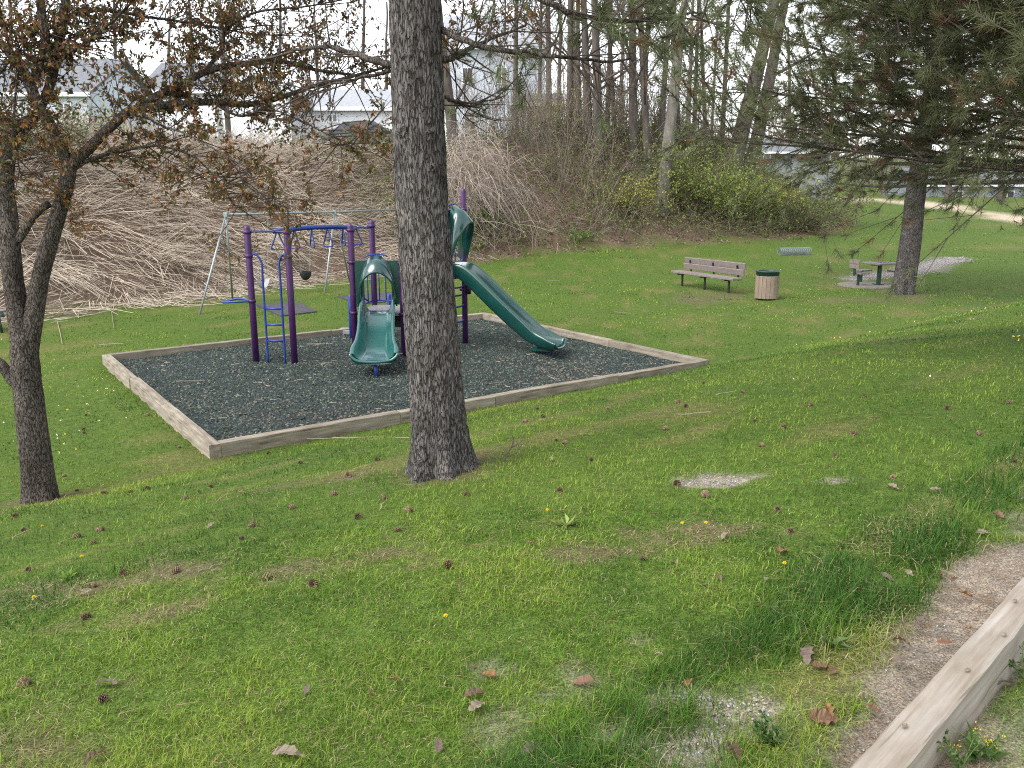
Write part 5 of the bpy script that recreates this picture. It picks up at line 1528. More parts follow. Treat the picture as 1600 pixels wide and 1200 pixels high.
# ------------------------------------------------------------------ bare trees on the bank
def bare_tree(px, py, Y, wpx, top_px, label, g, pale=False, H=15.0, nb=11, budcol=None, name='bare_tree', z_br=.3, spread=.35, vines=False):
    p = at(px, py, Y); p[2] = h1(p[0], p[1])-.1
    q_ = at(top_px[0], top_px[1], Y); d = unit(q_-p)
    root = empty(name, p, label, 'tree', 'bare trees on the bank')
    r = max(.05, wpx/2*Y/FOCAL)
    n = 12; c = p+np.outer(np.linspace(0, 1, n), d*H)+np.column_stack([np.cumsum(g.normal(0, .05, (n, 2)), axis=0), np.zeros(n)])*np.linspace(0, 1, n)[:, None]
    mb = MB(); bark_limb(mb, c, np.concatenate([[r*1.25], np.linspace(r, r*.3, 9)]), 14, 40, r*.06, 2.2, .8, int(px), capend=True)
    mb.build('trunk', M['barkpale'] if pale else M['barkfar'], root, True)
    tw = MB(); i = g.uniform(z_br, 1, nb); P = np.stack([np.interp(i, np.linspace(0, 1, n), c[:, k]) for k in range(3)], 1)
    a = g.uniform(0, 6.28, nb); D = unit(np.column_stack([np.cos(a), np.sin(a), g.uniform(.4, 1.3, nb)])); L = (H*spread)*(1.15-i)*g.uniform(.6, 1.2, nb); B = np.column_stack([g.normal(0, .2, (nb, 2)), g.uniform(0, .4, nb)])*L[:, None]*.4
    wood = np.array([.17, .135, .115]) if pale else np.array([.115, .09, .078])
    shoots(tw, P, D, L, B, r*.32*(1.1-i)+.02, .012, 4, 5, wood)
    p2, d2, l2 = children(P, D, L, B, 5, .2, 1, .35, 1.0, .3, .6, g, .1); b2 = g.normal(0, .12, p2.shape)*l2[:, None]
    shoots(tw, p2, d2, l2, b2, .02, .008, 3, 4, wood)
    p3, d3, l3 = children(p2, d2, l2, b2, 5, .15, 1, .35, 1.1, .3, .6, g, .05); b3 = g.normal(0, .1, p3.shape)*l3[:, None]
    shoots(tw, p3, d3, l3, b3, .011, .005, 2, 3, wood*1.1)
    p4, d4, l4 = children(p3, d3, l3, b3, 1 if Y > 65 else 2, .2, 1, .3, 1.1, .35, .7, g)
    if Y < 65: shoots(tw, p4, d4, l4, p4*0, .007, .004, 1, 3, wood*1.2)
    if vines:
        nv = 70; i = g.uniform(.02, .5, nv); P = np.stack([np.interp(i, np.linspace(0, 1, n), c[:, k]) for k in range(3)], 1)+g.normal(0, .12, (nv, 3))
        shoots(tw, P, unit(g.normal(0, .4, (nv, 3))+[0, 0, -.5]), g.uniform(.5, 1.8, nv), g.normal(0, .3, (nv, 3)), .012, .006, 3, 3, np.array([.17, .14, .11]))
    tw.build('branches', M['twig'], root)['kind'] = 'stuff'
    if budcol is not None:
        k = g.integers(0, len(p4), 1300); lf = MB()
        leaves(lf, p4[k]+d4[k]*(l4[k]*g.uniform(.3, 1.1, len(k)))[:, None], rand_dirs(len(k), g), g.uniform(.07, .15, len(k)), .6, .3, np.array([budcol])*g.uniform(.6, 1.3, (len(k), 1)), g)
        lf.build('buds', M['leaf'], root)
gt = np.random.default_rng(47)
BUD = (.36, .36, .12)
TREES = [(890, 228, 50, 10, (893, 20), 'slender grey trunk left of the tight trunk group', False, None), (905, 230, 52, 8, (902, 20), 'thin dark trunk at the left of the tight trunk group', False, None),
         (920, 232, 49, 12, (915, 10), 'straight brown trunk in the middle of the tight trunk group', False, BUD), (936, 230, 48, 14, (930, 10), 'thickest straight trunk of the tight trunk group', False, None),
         (962, 225, 53, 7, (950, 40), 'thin crooked yellow-budded tree right of the tight trunk group', False, BUD), (990, 236, 49, 13, (988, 10), 'rusty brown trunk left of the dark cluster', False, BUD),
         (1016, 245, 48, 11, (1000, 10), 'dark trunk leaning left in the dark cluster', False, None), (1030, 240, 50, 9, (1045, 20), 'slim dark trunk in the dark cluster', False, None),
         (1128, 235, 56, 7, (1138, 0), 'thin mossy pole-like tree left of the leaning pair', False, BUD),
         (858, 228, 55, 9, (858, 20), 'grey trunk rising beside the grey house', False, None), (805, 225, 56, 8, (806, 20), 'grey trunk before the wall of the grey house', False, None),
         (842, 225, 60, 6, (846, 20), 'slim trunk behind the corner of the grey house', False, None),
         (872, 230, 53, 6, (876, 20), 'thin trunk just left of the slender grey trunk', False, BUD), (948, 232, 55, 7, (955, 20), 'thin trunk just right of the thickest straight trunk', False, BUD), (1004, 236, 54, 8, (1012, 20), 'slim trunk just right of the rusty brown trunk', False, BUD),
         (1060, 236, 52, 9, (1052, 10), 'dark trunk rising right behind the pale vine-hung trunk', False, BUD), (1084, 236, 55, 6, (1090, 10), 'thin budding tree above the tall bright green shrub', False, BUD), (1104, 236, 57, 6, (1096, 10), 'thin budding tree left of the mossy pole-like tree', False, BUD)]
for px_, py_, Y_, w_, tp_, lab, pale, bud in TREES:
    bare_tree(px_, py_, Y_, w_, tp_, lab, gt, pale, H=gt.uniform(15, 19), budcol=bud, nb=15, z_br=.22)
bare_tree(1033, 330, 46, 19, (1060, 60), 'pale vine-hung trunk standing low on the bank', gt, True, 15, vines=True, budcol=BUD)
bare_tree(1140, 262, 52, 24, (1205, 30), 'thick trunk leaning right, left of the leaning pair', gt, False, 17, nb=8, z_br=.4)
bare_tree(1170, 262, 54, 20, (1222, 30), 'leaning trunk with a curved side branch, right of the leaning pair', gt, False, 17, nb=9, z_br=.25)
bare_tree(712, 236, 44, 17, (690, 60), 'dark crooked trunk behind the middle pine', gt, False, 12, nb=10, z_br=.2)
FAR = [(20, 190, 70, 8, (15, 0)), (95, 190, 75, 6, (100, 0)), (180, 190, 78, 8, (175, 0)), (250, 190, 80, 7, (262, 0)), (310, 190, 74, 8, (300, 0)), (430, 190, 80, 8, (440, 0)), (500, 190, 76, 7, (490, 0)), (560, 190, 82, 8, (570, 0)), (600, 190, 76, 7, (606, 0)),
       (780, 190, 84, 8, (770, 0)), (900, 190, 82, 8, (895, 0)), (970, 190, 78, 7, (975, 0)), (1075, 200, 75, 8, (1080, 0)), (1240, 215, 90, 8, (1236, 0)), (1300, 215, 96, 8, (1310, 0)), (1390, 230, 95, 8, (1380, 0)), (1490, 235, 90, 9, (1500, 0)), (1575, 235, 85, 9, (1570, 0))]
FARL = ['behind the left end of the blue-grey house', 'behind the right end of the blue-grey house', 'in the gap right of the blue-grey house', 'behind the left end of the dark-roofed house', 'behind the right end of the dark-roofed house', 'behind the beige gabled house', 'behind the left end of the white garage', 'behind the middle of the white garage', 'behind the right end of the white garage',
        'behind the tall slate house', 'directly behind the tight trunk group', 'seen right of the tight trunk group', 'seen right of the pale vine-hung trunk', 'behind the left part of the low grey house', 'behind the right end of the low grey house', 'just left of the spreading pine trunk', 'beyond the dirt track, right of the pine trunk', 'beyond the dirt track at the right edge']
for k, (px_, py_, Y_, w_, tp_) in enumerate(FAR):
    bare_tree(px_, py_, Y_, w_, tp_, 'far bare tree '+FARL[k], gt, k % 3 == 0, H=gt.uniform(13, 18), nb=12, spread=.42, z_br=.2, budcol=BUD if k % 3 == 1 else None)

def far_woods():
    g = np.random.default_rng(61); mb = MB(); n = 1500
    x = g.uniform(-70, 170, n); y = 125+g.uniform(-12, 25, n); P = np.column_stack([x, y, height(x, y)])
    D = unit(np.column_stack([g.normal(0, .12, (n, 2)), np.ones(n)])); L = g.uniform(4, 12, n)*(.5+fbm(x*.06, y*.06, seed=7)); B = g.normal(0, .4, (n, 3))
    shoots(mb, P, D, L, B, g.uniform(.03, .12, n), .02, 2, 3, np.array([[.2, .165, .14]])*g.uniform(.6, 1.2, (n, 1)))
    p2, d2, l2 = children(P, D, L, B, 5, .15, 1, .3, 1.0, .2, .45, g, .1)
    shoots(mb, p2, d2, l2, p2*0, .035, .012, 1, 3, np.array([[.22, .185, .15]])*g.uniform(.6, 1.2, (len(p2), 1)))
    k = g.integers(0, len(p2), 9000)
    leaves(mb, p2[k]+d2[k]*(l2[k]*g.uniform(.2, 1.1, len(k)))[:, None], rand_dirs(len(k), g), g.uniform(.2, .45, len(k)), .6, .3, np.array([[.17, .19, .06]])*g.uniform(.6, 1.3, (len(k), 1)), g)
    tag(mb.build('far_woods', M['twig'], loc=(40, 125, 0)), 'hazy brown wood of bare trees far beyond the houses', 'woods', kind='stuff')
far_woods()

# ------------------------------------------------------------------ houses above the bank
def wallpart(name, mat, parent, c, size, rz=0, bev=.01):
    mb = MB(); box(mb, c, size, basis(rz), bev); return mb.build(name, mat, parent)
def house(label, px0, px1, Y, depth, py_eave, py_ridge, wall, roof, ridge_along, windows=(), doors=(), name='house', gable_mat=None, over=.35, rz=0.0):
    a, b = at(px0, py_eave, Y), at(px1, py_eave, Y)
    ze = a[2]; zr = at(px0, py_ridge, Y+(depth/2 if ridge_along == 'x' else 0))[2]
    x0, x1 = a[0], b[0]; cx, cy = (x0+x1)/2, Y+depth/2
    zg = h1(cx, Y)-.6
    root = empty(name, (cx, cy, zg), label, 'house', 'houses above the bank')
    w = wallpart('wall', wall, root, (cx, cy, (zg+ze)/2), (x1-x0, depth, ze-zg))
    mb = MB(); o, t = over, .14
    if ridge_along == 'x':
        A = [(x0-o, Y-o, ze-.05), (x1+o, Y-o, ze-.05), (x1+o, cy, zr), (x0-o, cy, zr), (x0-o, Y+depth+o, ze-.05), (x1+o, Y+depth+o, ze-.05)]
        F = [(0, 1, 2, 3), (3, 2, 5, 4)]; G = [(x0, Y, ze), (x0, Y+depth, ze), (x0, cy, zr-.1)], [(x1, Y, ze), (x1, Y+depth, ze), (x1, cy, zr-.1)]
    else:
        A = [(x0-o, Y-o, ze-.05), (x0-o, Y+depth+o, ze-.05), (cx, Y+depth+o, zr), (cx, Y-o, zr), (x1+o, Y-o, ze-.05), (x1+o, Y+depth+o, ze-.05)]
        F = [(0, 3, 2, 1), (3, 4, 5, 2)]; G = [(x0, Y, ze), (x1, Y, ze), (cx, Y, zr-.1)], [(x0, Y+depth, ze), (x1, Y+depth, ze), (cx, Y+depth, zr-.1)]
    A = np.array(A); Bm = A-[0, 0, t]; n = 6
    E_ = [(0, 1), (1, 2), (2, 5), (5, 4), (4, 3), (3, 0)]
    mb.add(np.vstack([A, Bm]), [list(f) for f in F]+[[n+i for i in f[::-1]] for f in F]+[[i, j, n+j, n+i] for i, j in E_])
    rf = mb.build('roof', roof, root)
    mb = MB(); edge = (0, 1) if ridge_along == 'x' else None
    if ridge_along == 'x':
        wallpart('fascia', M['white'], rf, (cx, Y-o-.02, ze-.16), (x1-x0+2*o, .03, .2))
    else:
        for s, xe in ((-1, x0-o), (1, x1+o)):
            L_ = math.hypot(cx-xe, zr-ze+.05); an = math.atan2(zr-ze+.05, cx-xe)
            mb = MB(); box(mb, ((cx+xe)/2, Y-o-.02, (zr+ze-.05)/2-.1), (L_, .04, .2), basis(0, 0, -an)); mb.build('fascia', M['white'], rf)
    for tri in G:
        mb = MB(); V = np.array(tri); dv = np.array([0, .03, 0]) if ridge_along != 'x' else np.array([.03, 0, 0])
        mb.add(np.vstack([V-dv, V+dv]), [[0, 1, 4, 3], [1, 2, 5, 4], [2, 0, 3, 5]], [(0, 2, 1), (3, 4, 5)]); mb.build('gable', gable_mat or wall, root)
    for (u0, u1, v0, v1) in windows:
        p0, p1 = at(u0, v1, Y), at(u1, v0, Y)
        c = np.array([(p0[0]+p1[0])/2, Y-.05, (p0[2]+p1[2])/2]); sx, sz = p1[0]-p0[0], p1[2]-p0[2]
        f = wallpart('window', M['white'], root, c, (sx, .08, sz)); wallpart('pane', M['glass'], f, c+[0, -.035, 0], (sx-.16, .05, sz-.16))
        wallpart('mullion', M['white'], f, c+[0, -.065, 0], (.06, .03, sz-.14))
    for (u0, u1, v0, v1) in doors:
        p0, p1 = at(u0, v1, Y), at(u1, v0, Y); c = np.array([(p0[0]+p1[0])/2, Y-.05, (p0[2]+p1[2])/2])
        dr = wallpart('door', M['white'], root, c, (p1[0]-p0[0], .1, p1[2]-p0[2])); wallpart('handle', M['dark_metal'], dr, c+[(p1[0]-p0[0])*.38, -.08, -.1], (.08, .06, .08))
    return root
house('blue-grey house with grey shingle roof behind the crabapple', -110, 134, 41, 8, 143, 92, M['bluegrey'], M['shingle'], 'x', windows=[(92, 112, 160, 182)], doors=[(2, 32, 156, 208)])
house('house with dark shingle roof between the blue-grey and beige houses', 225, 335, 55, 8, 140, 98, M['white'], M['shingle'], 'x', windows=[(262, 282, 150, 172)])
house('beige gabled house with white garage front', 345, 452, 44, 9, 146, 112, M['white'], M['shingle'], 'y', windows=[(395, 418, 163, 185)], gable_mat=M['beige'])
house('long low white garage behind the middle pine', 456, 640, 47, 7, 166, 140, M['white'], M['shingle_pale'], 'x', windows=[(512, 528, 178, 192)])
house('tall slate-grey two-storey house behind the bare trees', 696, 852, 62, 9, 72, 25, M['slate_siding'], M['shingle_pale'], 'x', windows=[(722, 740, 105, 132), (775, 793, 105, 132), (725, 743, 175, 205)])
house('grey lean-to wing of the slate house with shingle eave', 806, 866, 57, 4.5, 160, 146, M['slate_siding'], M['shingle'], 'x', windows=[(822, 846, 172, 200)], name='house_wing')
house('low grey house beyond the leaning trunks', 1150, 1310, 78, 9, 236, 216, M['grey_siding'], M['shingle'], 'x', windows=[(1180, 1204, 240, 258), (1272, 1298, 240, 258)])
house('white house beyond the dirt track at the right edge', 1440, 1680, 95, 9, 288, 262, M['grey_siding'], M['shingle'], 'x', windows=[(1480, 1505, 298, 316), (1560, 1585, 298, 316)])

# parked car by the garage, utility poles and wires
cp = at(560, 200, 44); cp[2] = h1(cp[0], cp[1])
car = empty('parked_car', cp, 'dark blue car parked before the white garage', 'car')
mb = MB(); prof = [(-2.1, .35), (-2.1, .75), (-1.9, .9), (-1.1, .98), (-.6, 1.42), (.9, 1.46), (1.6, 1.0), (2.05, .9), (2.1, .4)]
n = len(prof); V = [cp+np.array([a, s*(.85 if b < 1.1 else .68), b]) for s in (-1, 1) for a, b in prof]
mb.add(V, [[i, (i+1) % n, n+(i+1) % n, n+i] for i in range(n)], [(0, i+1, i) for i in range(1, n-1)]+[(n, n+i, n+i+1) for i in range(1, n-1)]); mb.build('body', M['car_paint'], car)
mb = MB(); mb.add([cp+np.array(q_) for q_ in ((-.95, -.80, 1.02), (1.35, -.82, 1.04), (.85, -.70, 1.4), (-.55, -.70, 1.38))], [[0, 1, 2, 3]]); mb.build('window', M['glass'], car)
for x_ in (-1.3, 1.3):
    for y_ in (-.8, .8):
        mb = MB(); tube(mb, [cp+[x_, y_-.1, .33], cp+[x_, y_+.1, .33]], .33, 18); wh = mb.build('wheel', M['black'], car, True)
        mb = MB(); tube(mb, [cp+[x_, y_-.115, .33], cp+[x_, y_+.115, .33]], .18, 12); mb.build('rim', M['galv'], wh, True)
def pole(px, Y, zt, label, r=.13):
    p = at(px, 205, Y); p[2] = h1(p[0], p[1])
    o = empty('utility_pole', p, label, 'pole', 'utility poles')
    mb = MB(); tube(mb, [p-[0, 0, .3], p+[0, 0, zt*.5], p+[0, 0, zt]], [r, r*.85, r*.7], 12); mb.build('shaft', M['pole'], o, True)
    mb = MB(); box(mb, p+[0, -.12, zt-.7], (2.2, .1, .12)); mb.build('crossarm', M['pole'], o)
    for k in (-.9, 0, .9):
        mb = MB(); tube(mb, [p+[k, -.12, zt-.62], p+[k, -.12, zt-.46]], .05, 8); mb.build('insulator', M['galv'], o, True)
    return p+np.array([0, 0, zt])
t1 = pole(357, 39, 9.5, 'weathered utility pole beside the beige gabled house')
t2 = pole(1112, 62, 10.0, 'thin utility pole behind the thicket shrubs', .11)
def wire(a, b, sag, label):
    t = np.linspace(0, 1, 26)[:, None]; c = np.array(a)*(1-t)+np.array(b)*t; c[:, 2] -= sag*4*t[:, 0]*(1-t[:, 0])
    mb = MB(); tube(mb, c, .016, 5); tag(mb.build('power_line', M['dark_metal'], loc=c[0]), label, 'wire', 'overhead wires')
wire(t1-[0, 0, .5], t2-[0, 0, .5], 1.2, 'overhead wire running between the two utility poles')
wire(at(1000, 142, 60), at(1420, 160, 62), .25, 'dark overhead wire crossing behind the leaning trunks')
wire(at(600, 150, 60), at(1000, 142, 60), .6, 'dark overhead wire crossing behind the grey house')
wire(at(-40, 20, 42), t1-[0, 0, .6], .5, 'overhead wire from the utility pole over the blue-grey house')

# ------------------------------------------------------------------ small things on the lawn
LMK = [((62, 782), 'the crabapple trunk'), ((688, 740), 'the base of the middle pine'), ((332, 705), 'the pit\'s near corner'), ((1098, 566), 'the pit\'s right corner'), ((285, 895), 'the bare brown soil patch'),
       ((1130, 1110), 'the largest gravel patch'), ((1105, 748), 'the wide far gravel strip'), ((1308, 748), 'the short far gravel strip'), ((1224, 903), 'the long-grass dandelion'), ((1570, 860), 'the sand at the right edge'),
       ((1450, 1120), 'the bleached timber'), ((0, 1200), 'the bottom left corner'), ((700, 1200), 'the bottom centre'), ((1600, 640), 'the right edge of the lawn'), ((897, 547), 'the tall slide outlet'), ((165, 557), 'the pit\'s left corner')]
ORD = ['nearest', 'second nearest', 'third nearest', 'fourth nearest', 'fifth nearest', 'sixth nearest', 'seventh nearest', 'eighth nearest', 'ninth nearest', 'tenth nearest', 'eleventh nearest', 'twelfth nearest', 'thirteenth nearest', 'fourteenth nearest', 'fifteenth nearest', 'sixteenth nearest']
def single_out(pts):
    """for each place: the landmark it lies next to and its rank among its kind there"""
    d = np.array([[math.hypot(a-l[0][0], (b-l[0][1])*1.6) for l in LMK] for a, b in pts])
    out = []
    for i, r in enumerate(d):
        k = int(np.argmin(r)); rank = int((d[:, k] < r[k]-1e-9).sum())
        out.append(f'{ORD[min(rank, 15)]} to {LMK[k][1]}')
    return out
cones_px = [(1058, 758), (1102, 777), (1215, 798), (1235, 832), (1445, 836), (1005, 876), (1463, 902), (875, 768), (700, 886), (1190, 698), (1265, 634), (1040, 672), (1334, 680), (1305, 714), (1395, 748), (1585, 722), (1575, 630), (1225, 669), (1180, 660),
            (275, 895), (195, 898), (45, 892), (25, 808), (38, 830), (122, 840), (158, 830), (136, 966), (148, 918), (395, 822), (378, 843), (290, 780), (330, 762), (120, 768), (205, 770), (165, 772), (145, 850), (40, 1072), (160, 1096), (416, 905), (490, 915), (455, 795), (545, 745), (600, 780), (590, 720), (470, 725), (520, 775),
            (820, 660), (870, 690), (882, 694), (950, 640), (1060, 630), (1072, 636), (1160, 615), (925, 720), (840, 640), (848, 652), (1480, 640), (1530, 680), (1100, 600), (1350, 620),
            (360, 720), (420, 710), (280, 700), (230, 650), (135, 650), (118, 595), (115, 602), (130, 670), (132, 678), (100, 745), (230, 765), (640, 800), (730, 775), (560, 810), (620, 830)]
cm = cone_mesh(); cone_at = single_out(cones_px)
for k, (a, b) in enumerate(cones_px):
    p = spot(a, b)
    o = bpy.data.objects.new('pine_cone', cm); coll.objects.link(o)
    o.location = (p[0], p[1], p[2]+.011); o.rotation_euler = (random.uniform(1.1, 2.0), random.uniform(-.4, .4), random.uniform(0, 6.28))
    s = random.uniform(.42, .74)*(1.0 if b > 780 else 1.1); o.scale = (s, s, s*random.uniform(.9, 1.15))
    tag(o, f'brown pine cone in the grass, {cone_at[k]}', 'pine cone', 'pine cones scattered on the lawn')

def oak_leaf(seed, col):
    g = np.random.default_rng(seed); mb = MB(); n = 15
    t = np.linspace(0, 1, n); w = (.23*np.sin(np.pi*t**.75)**.8)*(1+.26*np.cos(t*7*math.pi+g.uniform(0, 2)))+.01
    curl, bend = g.uniform(.3, 1.1), g.uniform(-.5, .9)
    V, C = [], []
    for k in range(n):
        zc = .22*bend*math.sin(math.pi*t[k])*.6
        V += [(t[k]-.5, 0, zc), (t[k]-.5+.05, w[k], zc+curl*w[k]*w[k]*2.2+g.normal(0, .03)), (t[k]-.5+.05, -w[k], zc+curl*w[k]*w[k]*1.2+g.normal(0, .03))]
        cc = np.array(col)*g.uniform(.75, 1.15); C += [cc*.85, cc, cc]
    Q = []
    for k in range(n-1):
        Q += [[3*k, 3*k+3, 3*k+4, 3*k+1], [3*k, 3*k+2, 3*k+5, 3*k+3]]
    mb.add(V, Q, None, np.array(C)); return mb.mesh('oak_leaf', M['leaf'])
LEAFS = [oak_leaf(1, (.24, .135, .085)), oak_leaf(2, (.22, .165, .135)), oak_leaf(3, (.33, .26, .2)), oak_leaf(4, (.15, .09, .062)), oak_leaf(5, (.32, .17, .07))]
leaf_px = [(1222, 867, 4, .12), (1268, 938, 1, .10), (1122, 908, 1, .07), (1133, 843, 2, .09), (1197, 911, 2, .05), (1385, 908, 1, .09), (1420, 902, 2, .07), (1378, 930, 3, .07), (1505, 935, 4, .10), (1464, 772, 2, .11), (1395, 765, 2, .08), (1535, 838, 2, .09), (1560, 808, 0, .08), (1262, 1030, 1, .11), (1282, 1048, 0, .10), (1300, 1055, 0, .07), (1408, 1012, 3, .09), (1405, 1040, 1, .08), (1432, 985, 1, .07), (1440, 975, 1, .08), (1515, 990, 4, .06), (1285, 1130, 0, .12), (1292, 1118, 4, .09), (1075, 1075, 4, .07), (912, 1072, 0, .11), (745, 1112, 2, .10), (740, 1092, 3, .09), (765, 1062, 4, .08), (617, 1068, 4, .05), (450, 1188, 2, .13), (168, 1076, 2, .11), (190, 945, 1, .08), (150, 1192, 3, .08), (830, 853, 0, .06), (700, 887, 0, .06), (1145, 1185, 3, .10), (830, 1180, 1, .09), (685, 1175, 1, .06), (1345, 970, 2, .05), (1240, 955, 3, .06), (60, 940, 2, .07), (135, 930, 2, .08), (735, 708, 2, .09), (860, 722, 2, .09), (1570, 1078, 1, .10), (1490, 912, 3, .06), (1475, 1010, 0, .07), (480, 1085, 1, .05), (330, 825, 2, .08), (1030, 1030, 2, .05), (1365, 1115, 0, .06)]
names = {0: 'reddish brown', 1: 'grey-brown', 2: 'pale tan', 3: 'dark brown', 4: 'orange-brown'}
leaf_at = single_out([q_[:2] for q_ in leaf_px])
for k, (a, b, v, s) in enumerate(leaf_px):
    p = spot(a, b); o = bpy.data.objects.new('fallen_leaf', LEAFS[v]); coll.objects.link(o)
    o.location = (p[0], p[1], p[2]+.02); o.rotation_euler = (random.uniform(-.45, .45), random.uniform(-.45, .45), random.uniform(0, 6.28)); o.scale = (s*.85, s*random.uniform(.55, .95), s*random.uniform(.7, 1.3))
    tag(o, f'{names[v]} dead oak leaf, {leaf_at[k]}', 'leaf', f'{names[v]} fallen oak leaves')

# dandelions
M['dandelion'] = surf('dandelion_yellow', [(.3, (.75, .5, .01)), (.7, (.85, .65, .02))], 40, .7)
M['stem'] = surf('plant_stem', [(.3, (.08, .15, .03)), (.7, (.14, .22, .05))], 20, .6)
def dandelion_meshes():
    mb = MB(); n = 26
    P = np.zeros((n, 3)); a = np.arange(n)*2.4; el = np.linspace(.15, 1.35, n)
    D = np.column_stack([np.cos(a)*np.sin(el), np.sin(a)*np.sin(el), np.cos(el)])
    leaves(mb, P, D, .012, .45, .1); fl = mb.mesh('flower_head', M['dandelion'])
    mb = MB(); tube(mb, [(0, 0, -.075), (.004, 0, -.03), (0, 0, 0)], .0022, 5); return fl, mb.mesh('stem', M['stem'])
FLH, FST = dandelion_meshes()
dl = [(1224, 903, 'yellow dandelion in the long grass near the sandy strip'), (697, 988, 'yellow dandelion low in the middle of the foreground lawn'), (1102, 837, 'yellow dandelion near a pale tan oak leaf right of centre'), (855, 816, 'yellow dandelion below the middle pine'),
      (68, 838, 'yellow dandelion below the crabapple trunk'), (130, 889, 'yellow dandelion left of the bare brown soil patch'), (56, 955, 'yellow dandelion near the left edge of the lawn'), (1065, 838, 'small yellow dandelion just left of another one')]
for a, b, lab in dl:
    p = spot(a, b)+[0, 0, .07]; e = empty('dandelion', p, lab, 'flower', 'dandelions in the lawn')
    for nm, me in (('flower_head', FLH), ('stem', FST)): part_obj(nm, me, e, p)
mb = MB(); n = 420
gx_, gy_, gd = scatter(n*3, 9, 45); k = (~in_pit(gx_, gy_, .3)) & (bank_dist(gx_, gy_) < -1) & (fbm(gx_*.3, gy_*.3, seed=120) > .62)
P = np.column_stack([gx_, gy_, height(gx_, gy_)+.06])[k]
leaves(mb, np.repeat(P, 3, 0), rand_dirs(len(P)*3), .022, .9, .1, np.where(rng.uniform(size=(len(P)*3, 1)) < .5, (.7, .52, .05), (.62, .6, .5)))
tag(mb.build('lawn_flowers', M['cover']), 'tiny yellow and white specks of flowers over the far lawn', 'flowers', kind='stuff')

# fallen pale stalks and sticks on the lawn
gk = np.random.default_rng(55)
stick_px = [(520, 688, 640, 690), (275, 545, 300, 541), (300, 545, 340, 535), (155, 541, 192, 540), (480, 690, 560, 690), (640, 560, 600, 562), (175, 490, 178, 515), (90, 505, 98, 540), (1060, 655, 1110, 650), (1120, 622, 1150, 617), (310, 905, 350, 890), (480, 545, 520, 545), (330, 500, 345, 494), (960, 490, 985, 492), (855, 440, 875, 440), (600, 795, 595, 805), (20, 850, 50, 835)]
stick_at = single_out([q_[:2] for q_ in stick_px])
for k, (a, b, c, d) in enumerate(stick_px):
    p, q_ = spot(a, b), spot(c, d); zz = .04 if not in_pit(np.array([p[0]]), np.array([p[1]]))[0] else .1
    pts = np.array([p*(1-t)+q_*t+np.array([0, 0, zz])+gk.normal(0, .003, 3) for t in np.linspace(0, 1, 6)])
    mb = MB(); tube(mb, pts, np.linspace(.006, .004, 6)*(1.5 if p[1] > 12 else .8), 6, np.array([.3, .25, .18])*gk.uniform(.6, 1.15))
    tag(mb.build('dry_stick', M['stalk'], loc=p), f'pale dry stick lying flat, {stick_at[k]}', 'stick', 'pale sticks lying about')
p = spot(785, 722); e = empty('bare_twig', p, 'bare dark forked twig standing in the grass by the middle pine', 'twig')
mb = MB(); tube(mb, spline([p-[0, 0, .03], at(795, 705, p[1]), at(803, 690, p[1]), at(800, 680, p[1])], 8), np.linspace(.006, .003, 8), 5, np.array([.09, .07, .06])); mb.build('stem', M['twig'], e)
for c in ([(790, 715), (806, 708), (815, 695)], [(798, 700), (815, 690), (818, 678)], [(802, 692), (796, 684)], [(812, 700), (806, 688)]):
    mb = MB(); tube(mb, [at(a, b, p[1]+.02*k) for k, (a, b) in enumerate(c)], [.004, .003, .002][:len(c)], 4, np.array([.09, .07, .06])); mb.build('branchlet', M['twig'], e)

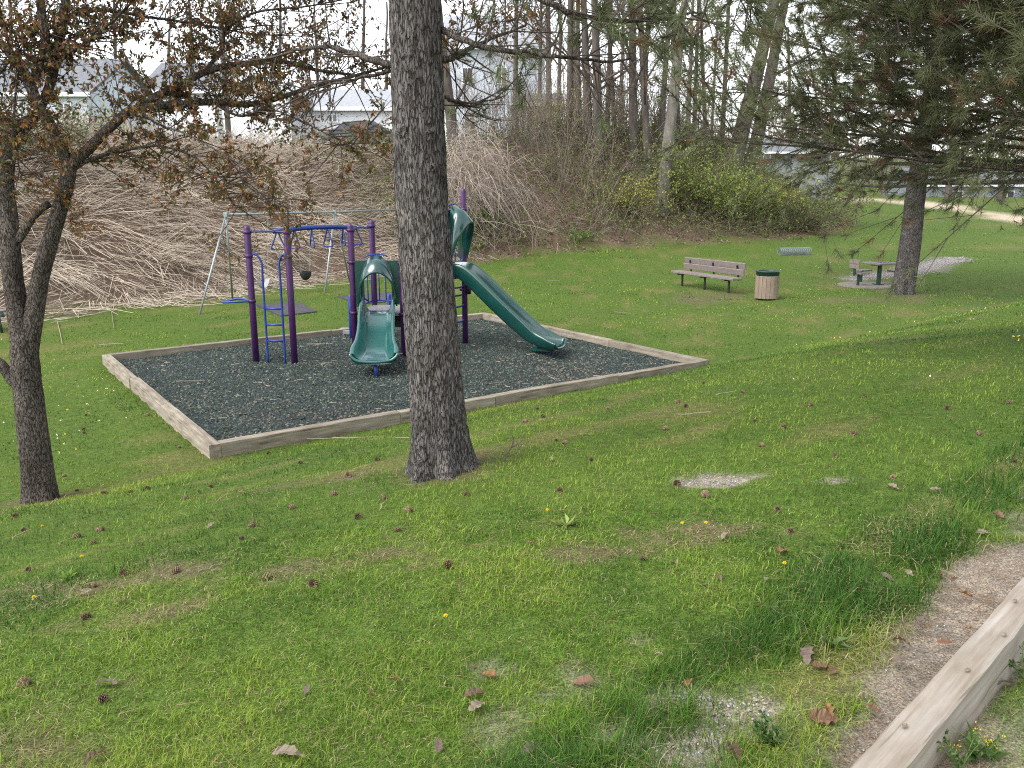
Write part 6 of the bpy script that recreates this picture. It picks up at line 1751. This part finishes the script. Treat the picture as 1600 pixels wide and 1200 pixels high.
# weeds at the lower right
def weed(px, py, label, h, n, g, flowers):
    p = spot(px, py); e = empty('weed_plant', p, label, 'weed', 'weeds by the timber'); st, lf, fl = MB(), MB(), MB()
    a = g.uniform(0, 6.28, n); D = unit(np.column_stack([np.cos(a)*.55-.25, np.sin(a)*.4, np.ones(n)])); L = h*g.uniform(.6, 1, n); B = np.column_stack([g.normal(0, .02, (n, 2)), np.zeros(n)])
    P = np.repeat(p[None], n, 0)
    shoots(st, P, D, L, B, .0025, .0012, 3, 4, np.array([.1, .15, .05]))
    k = np.repeat(np.arange(n), 16); t = g.uniform(.15, 1, len(k)); Q = shoot_point(P[k], D[k], L[k], B[k], t)
    leaves(lf, Q, unit(g.normal(0, 1, Q.shape)+D[k]*.8), g.uniform(.008, .026, len(k)), .45, .2, np.array([[.075, .13, .035]])*g.uniform(.6, 1.5, (len(k), 1)), g)
    if flowers:
        tips = shoot_point(P, D, L, B, np.ones(n)); k = np.repeat(np.arange(n), 9)
        leaves(fl, tips[k]+g.normal(0, .008, (len(k), 3)), rand_dirs(len(k), g), .006, .8, .1, np.array([[.5, .42, .03]])*g.uniform(.6, 1.2, (len(k), 1)), g); fl.build('flowers', M['leaf'], e)['kind'] = 'stuff'
    st.build('stems', M['twig'], e); lf.build('leaves', M['leaf'], e)
weed(1500, 1205, 'yellow-flowered weed in front of the bleached timber', .17, 7, gk, True)
weed(1545, 1190, 'yellow-tipped weed growing right of the bleached timber', .13, 5, gk, True)
weed(1600, 1060, 'leafy weed leaning over the bleached timber at the right edge', .2, 7, gk, False)
weed(1205, 1165, 'dark green clover-like clump between gravel and sand', .06, 26, gk, False)
weed(1190, 1150, 'small upright weed on the clover-like clump', .1, 5, gk, False)
def rosette(px, py, label, n, ln, g, c):
    p = spot(px, py); mb = MB(); a = g.uniform(0, 6.28, n)
    D = unit(np.column_stack([np.cos(a), np.sin(a), g.uniform(.25, 1.0, n)])); V = []
    leaves(mb, np.repeat(p[None]+[0, 0, .005], n, 0), D, ln*g.uniform(.6, 1.1, n), .3, .25, np.array([c])*g.uniform(.7, 1.3, (n, 1)), g)
    tag(mb.build('leaf_rosette', M['leaf'], loc=p), label, 'weed', 'broad-leaved rosettes')
rosette(1525, 1180, 'broad-leaved rosette beside the yellow-flowered weed', 11, .1, gk, (.09, .16, .04))
rosette(938, 1192, 'broad pale green rosette at the bottom of the lawn', 12, .1, gk, (.2, .3, .06))
rosette(1295, 1010, 'dock-like rosette at the edge of the sand', 10, .09, gk, (.09, .15, .05))
rosette(108, 905, 'small bright rosette by the bare brown soil patch', 9, .08, gk, (.16, .27, .04))
rosette(885, 822, 'thin pale grass clump below the middle pine', 12, .09, gk, (.24, .3, .08))
rosette(1210, 970, 'broad-leaved rosette in the long grass', 12, .08, gk, (.1, .17, .05))
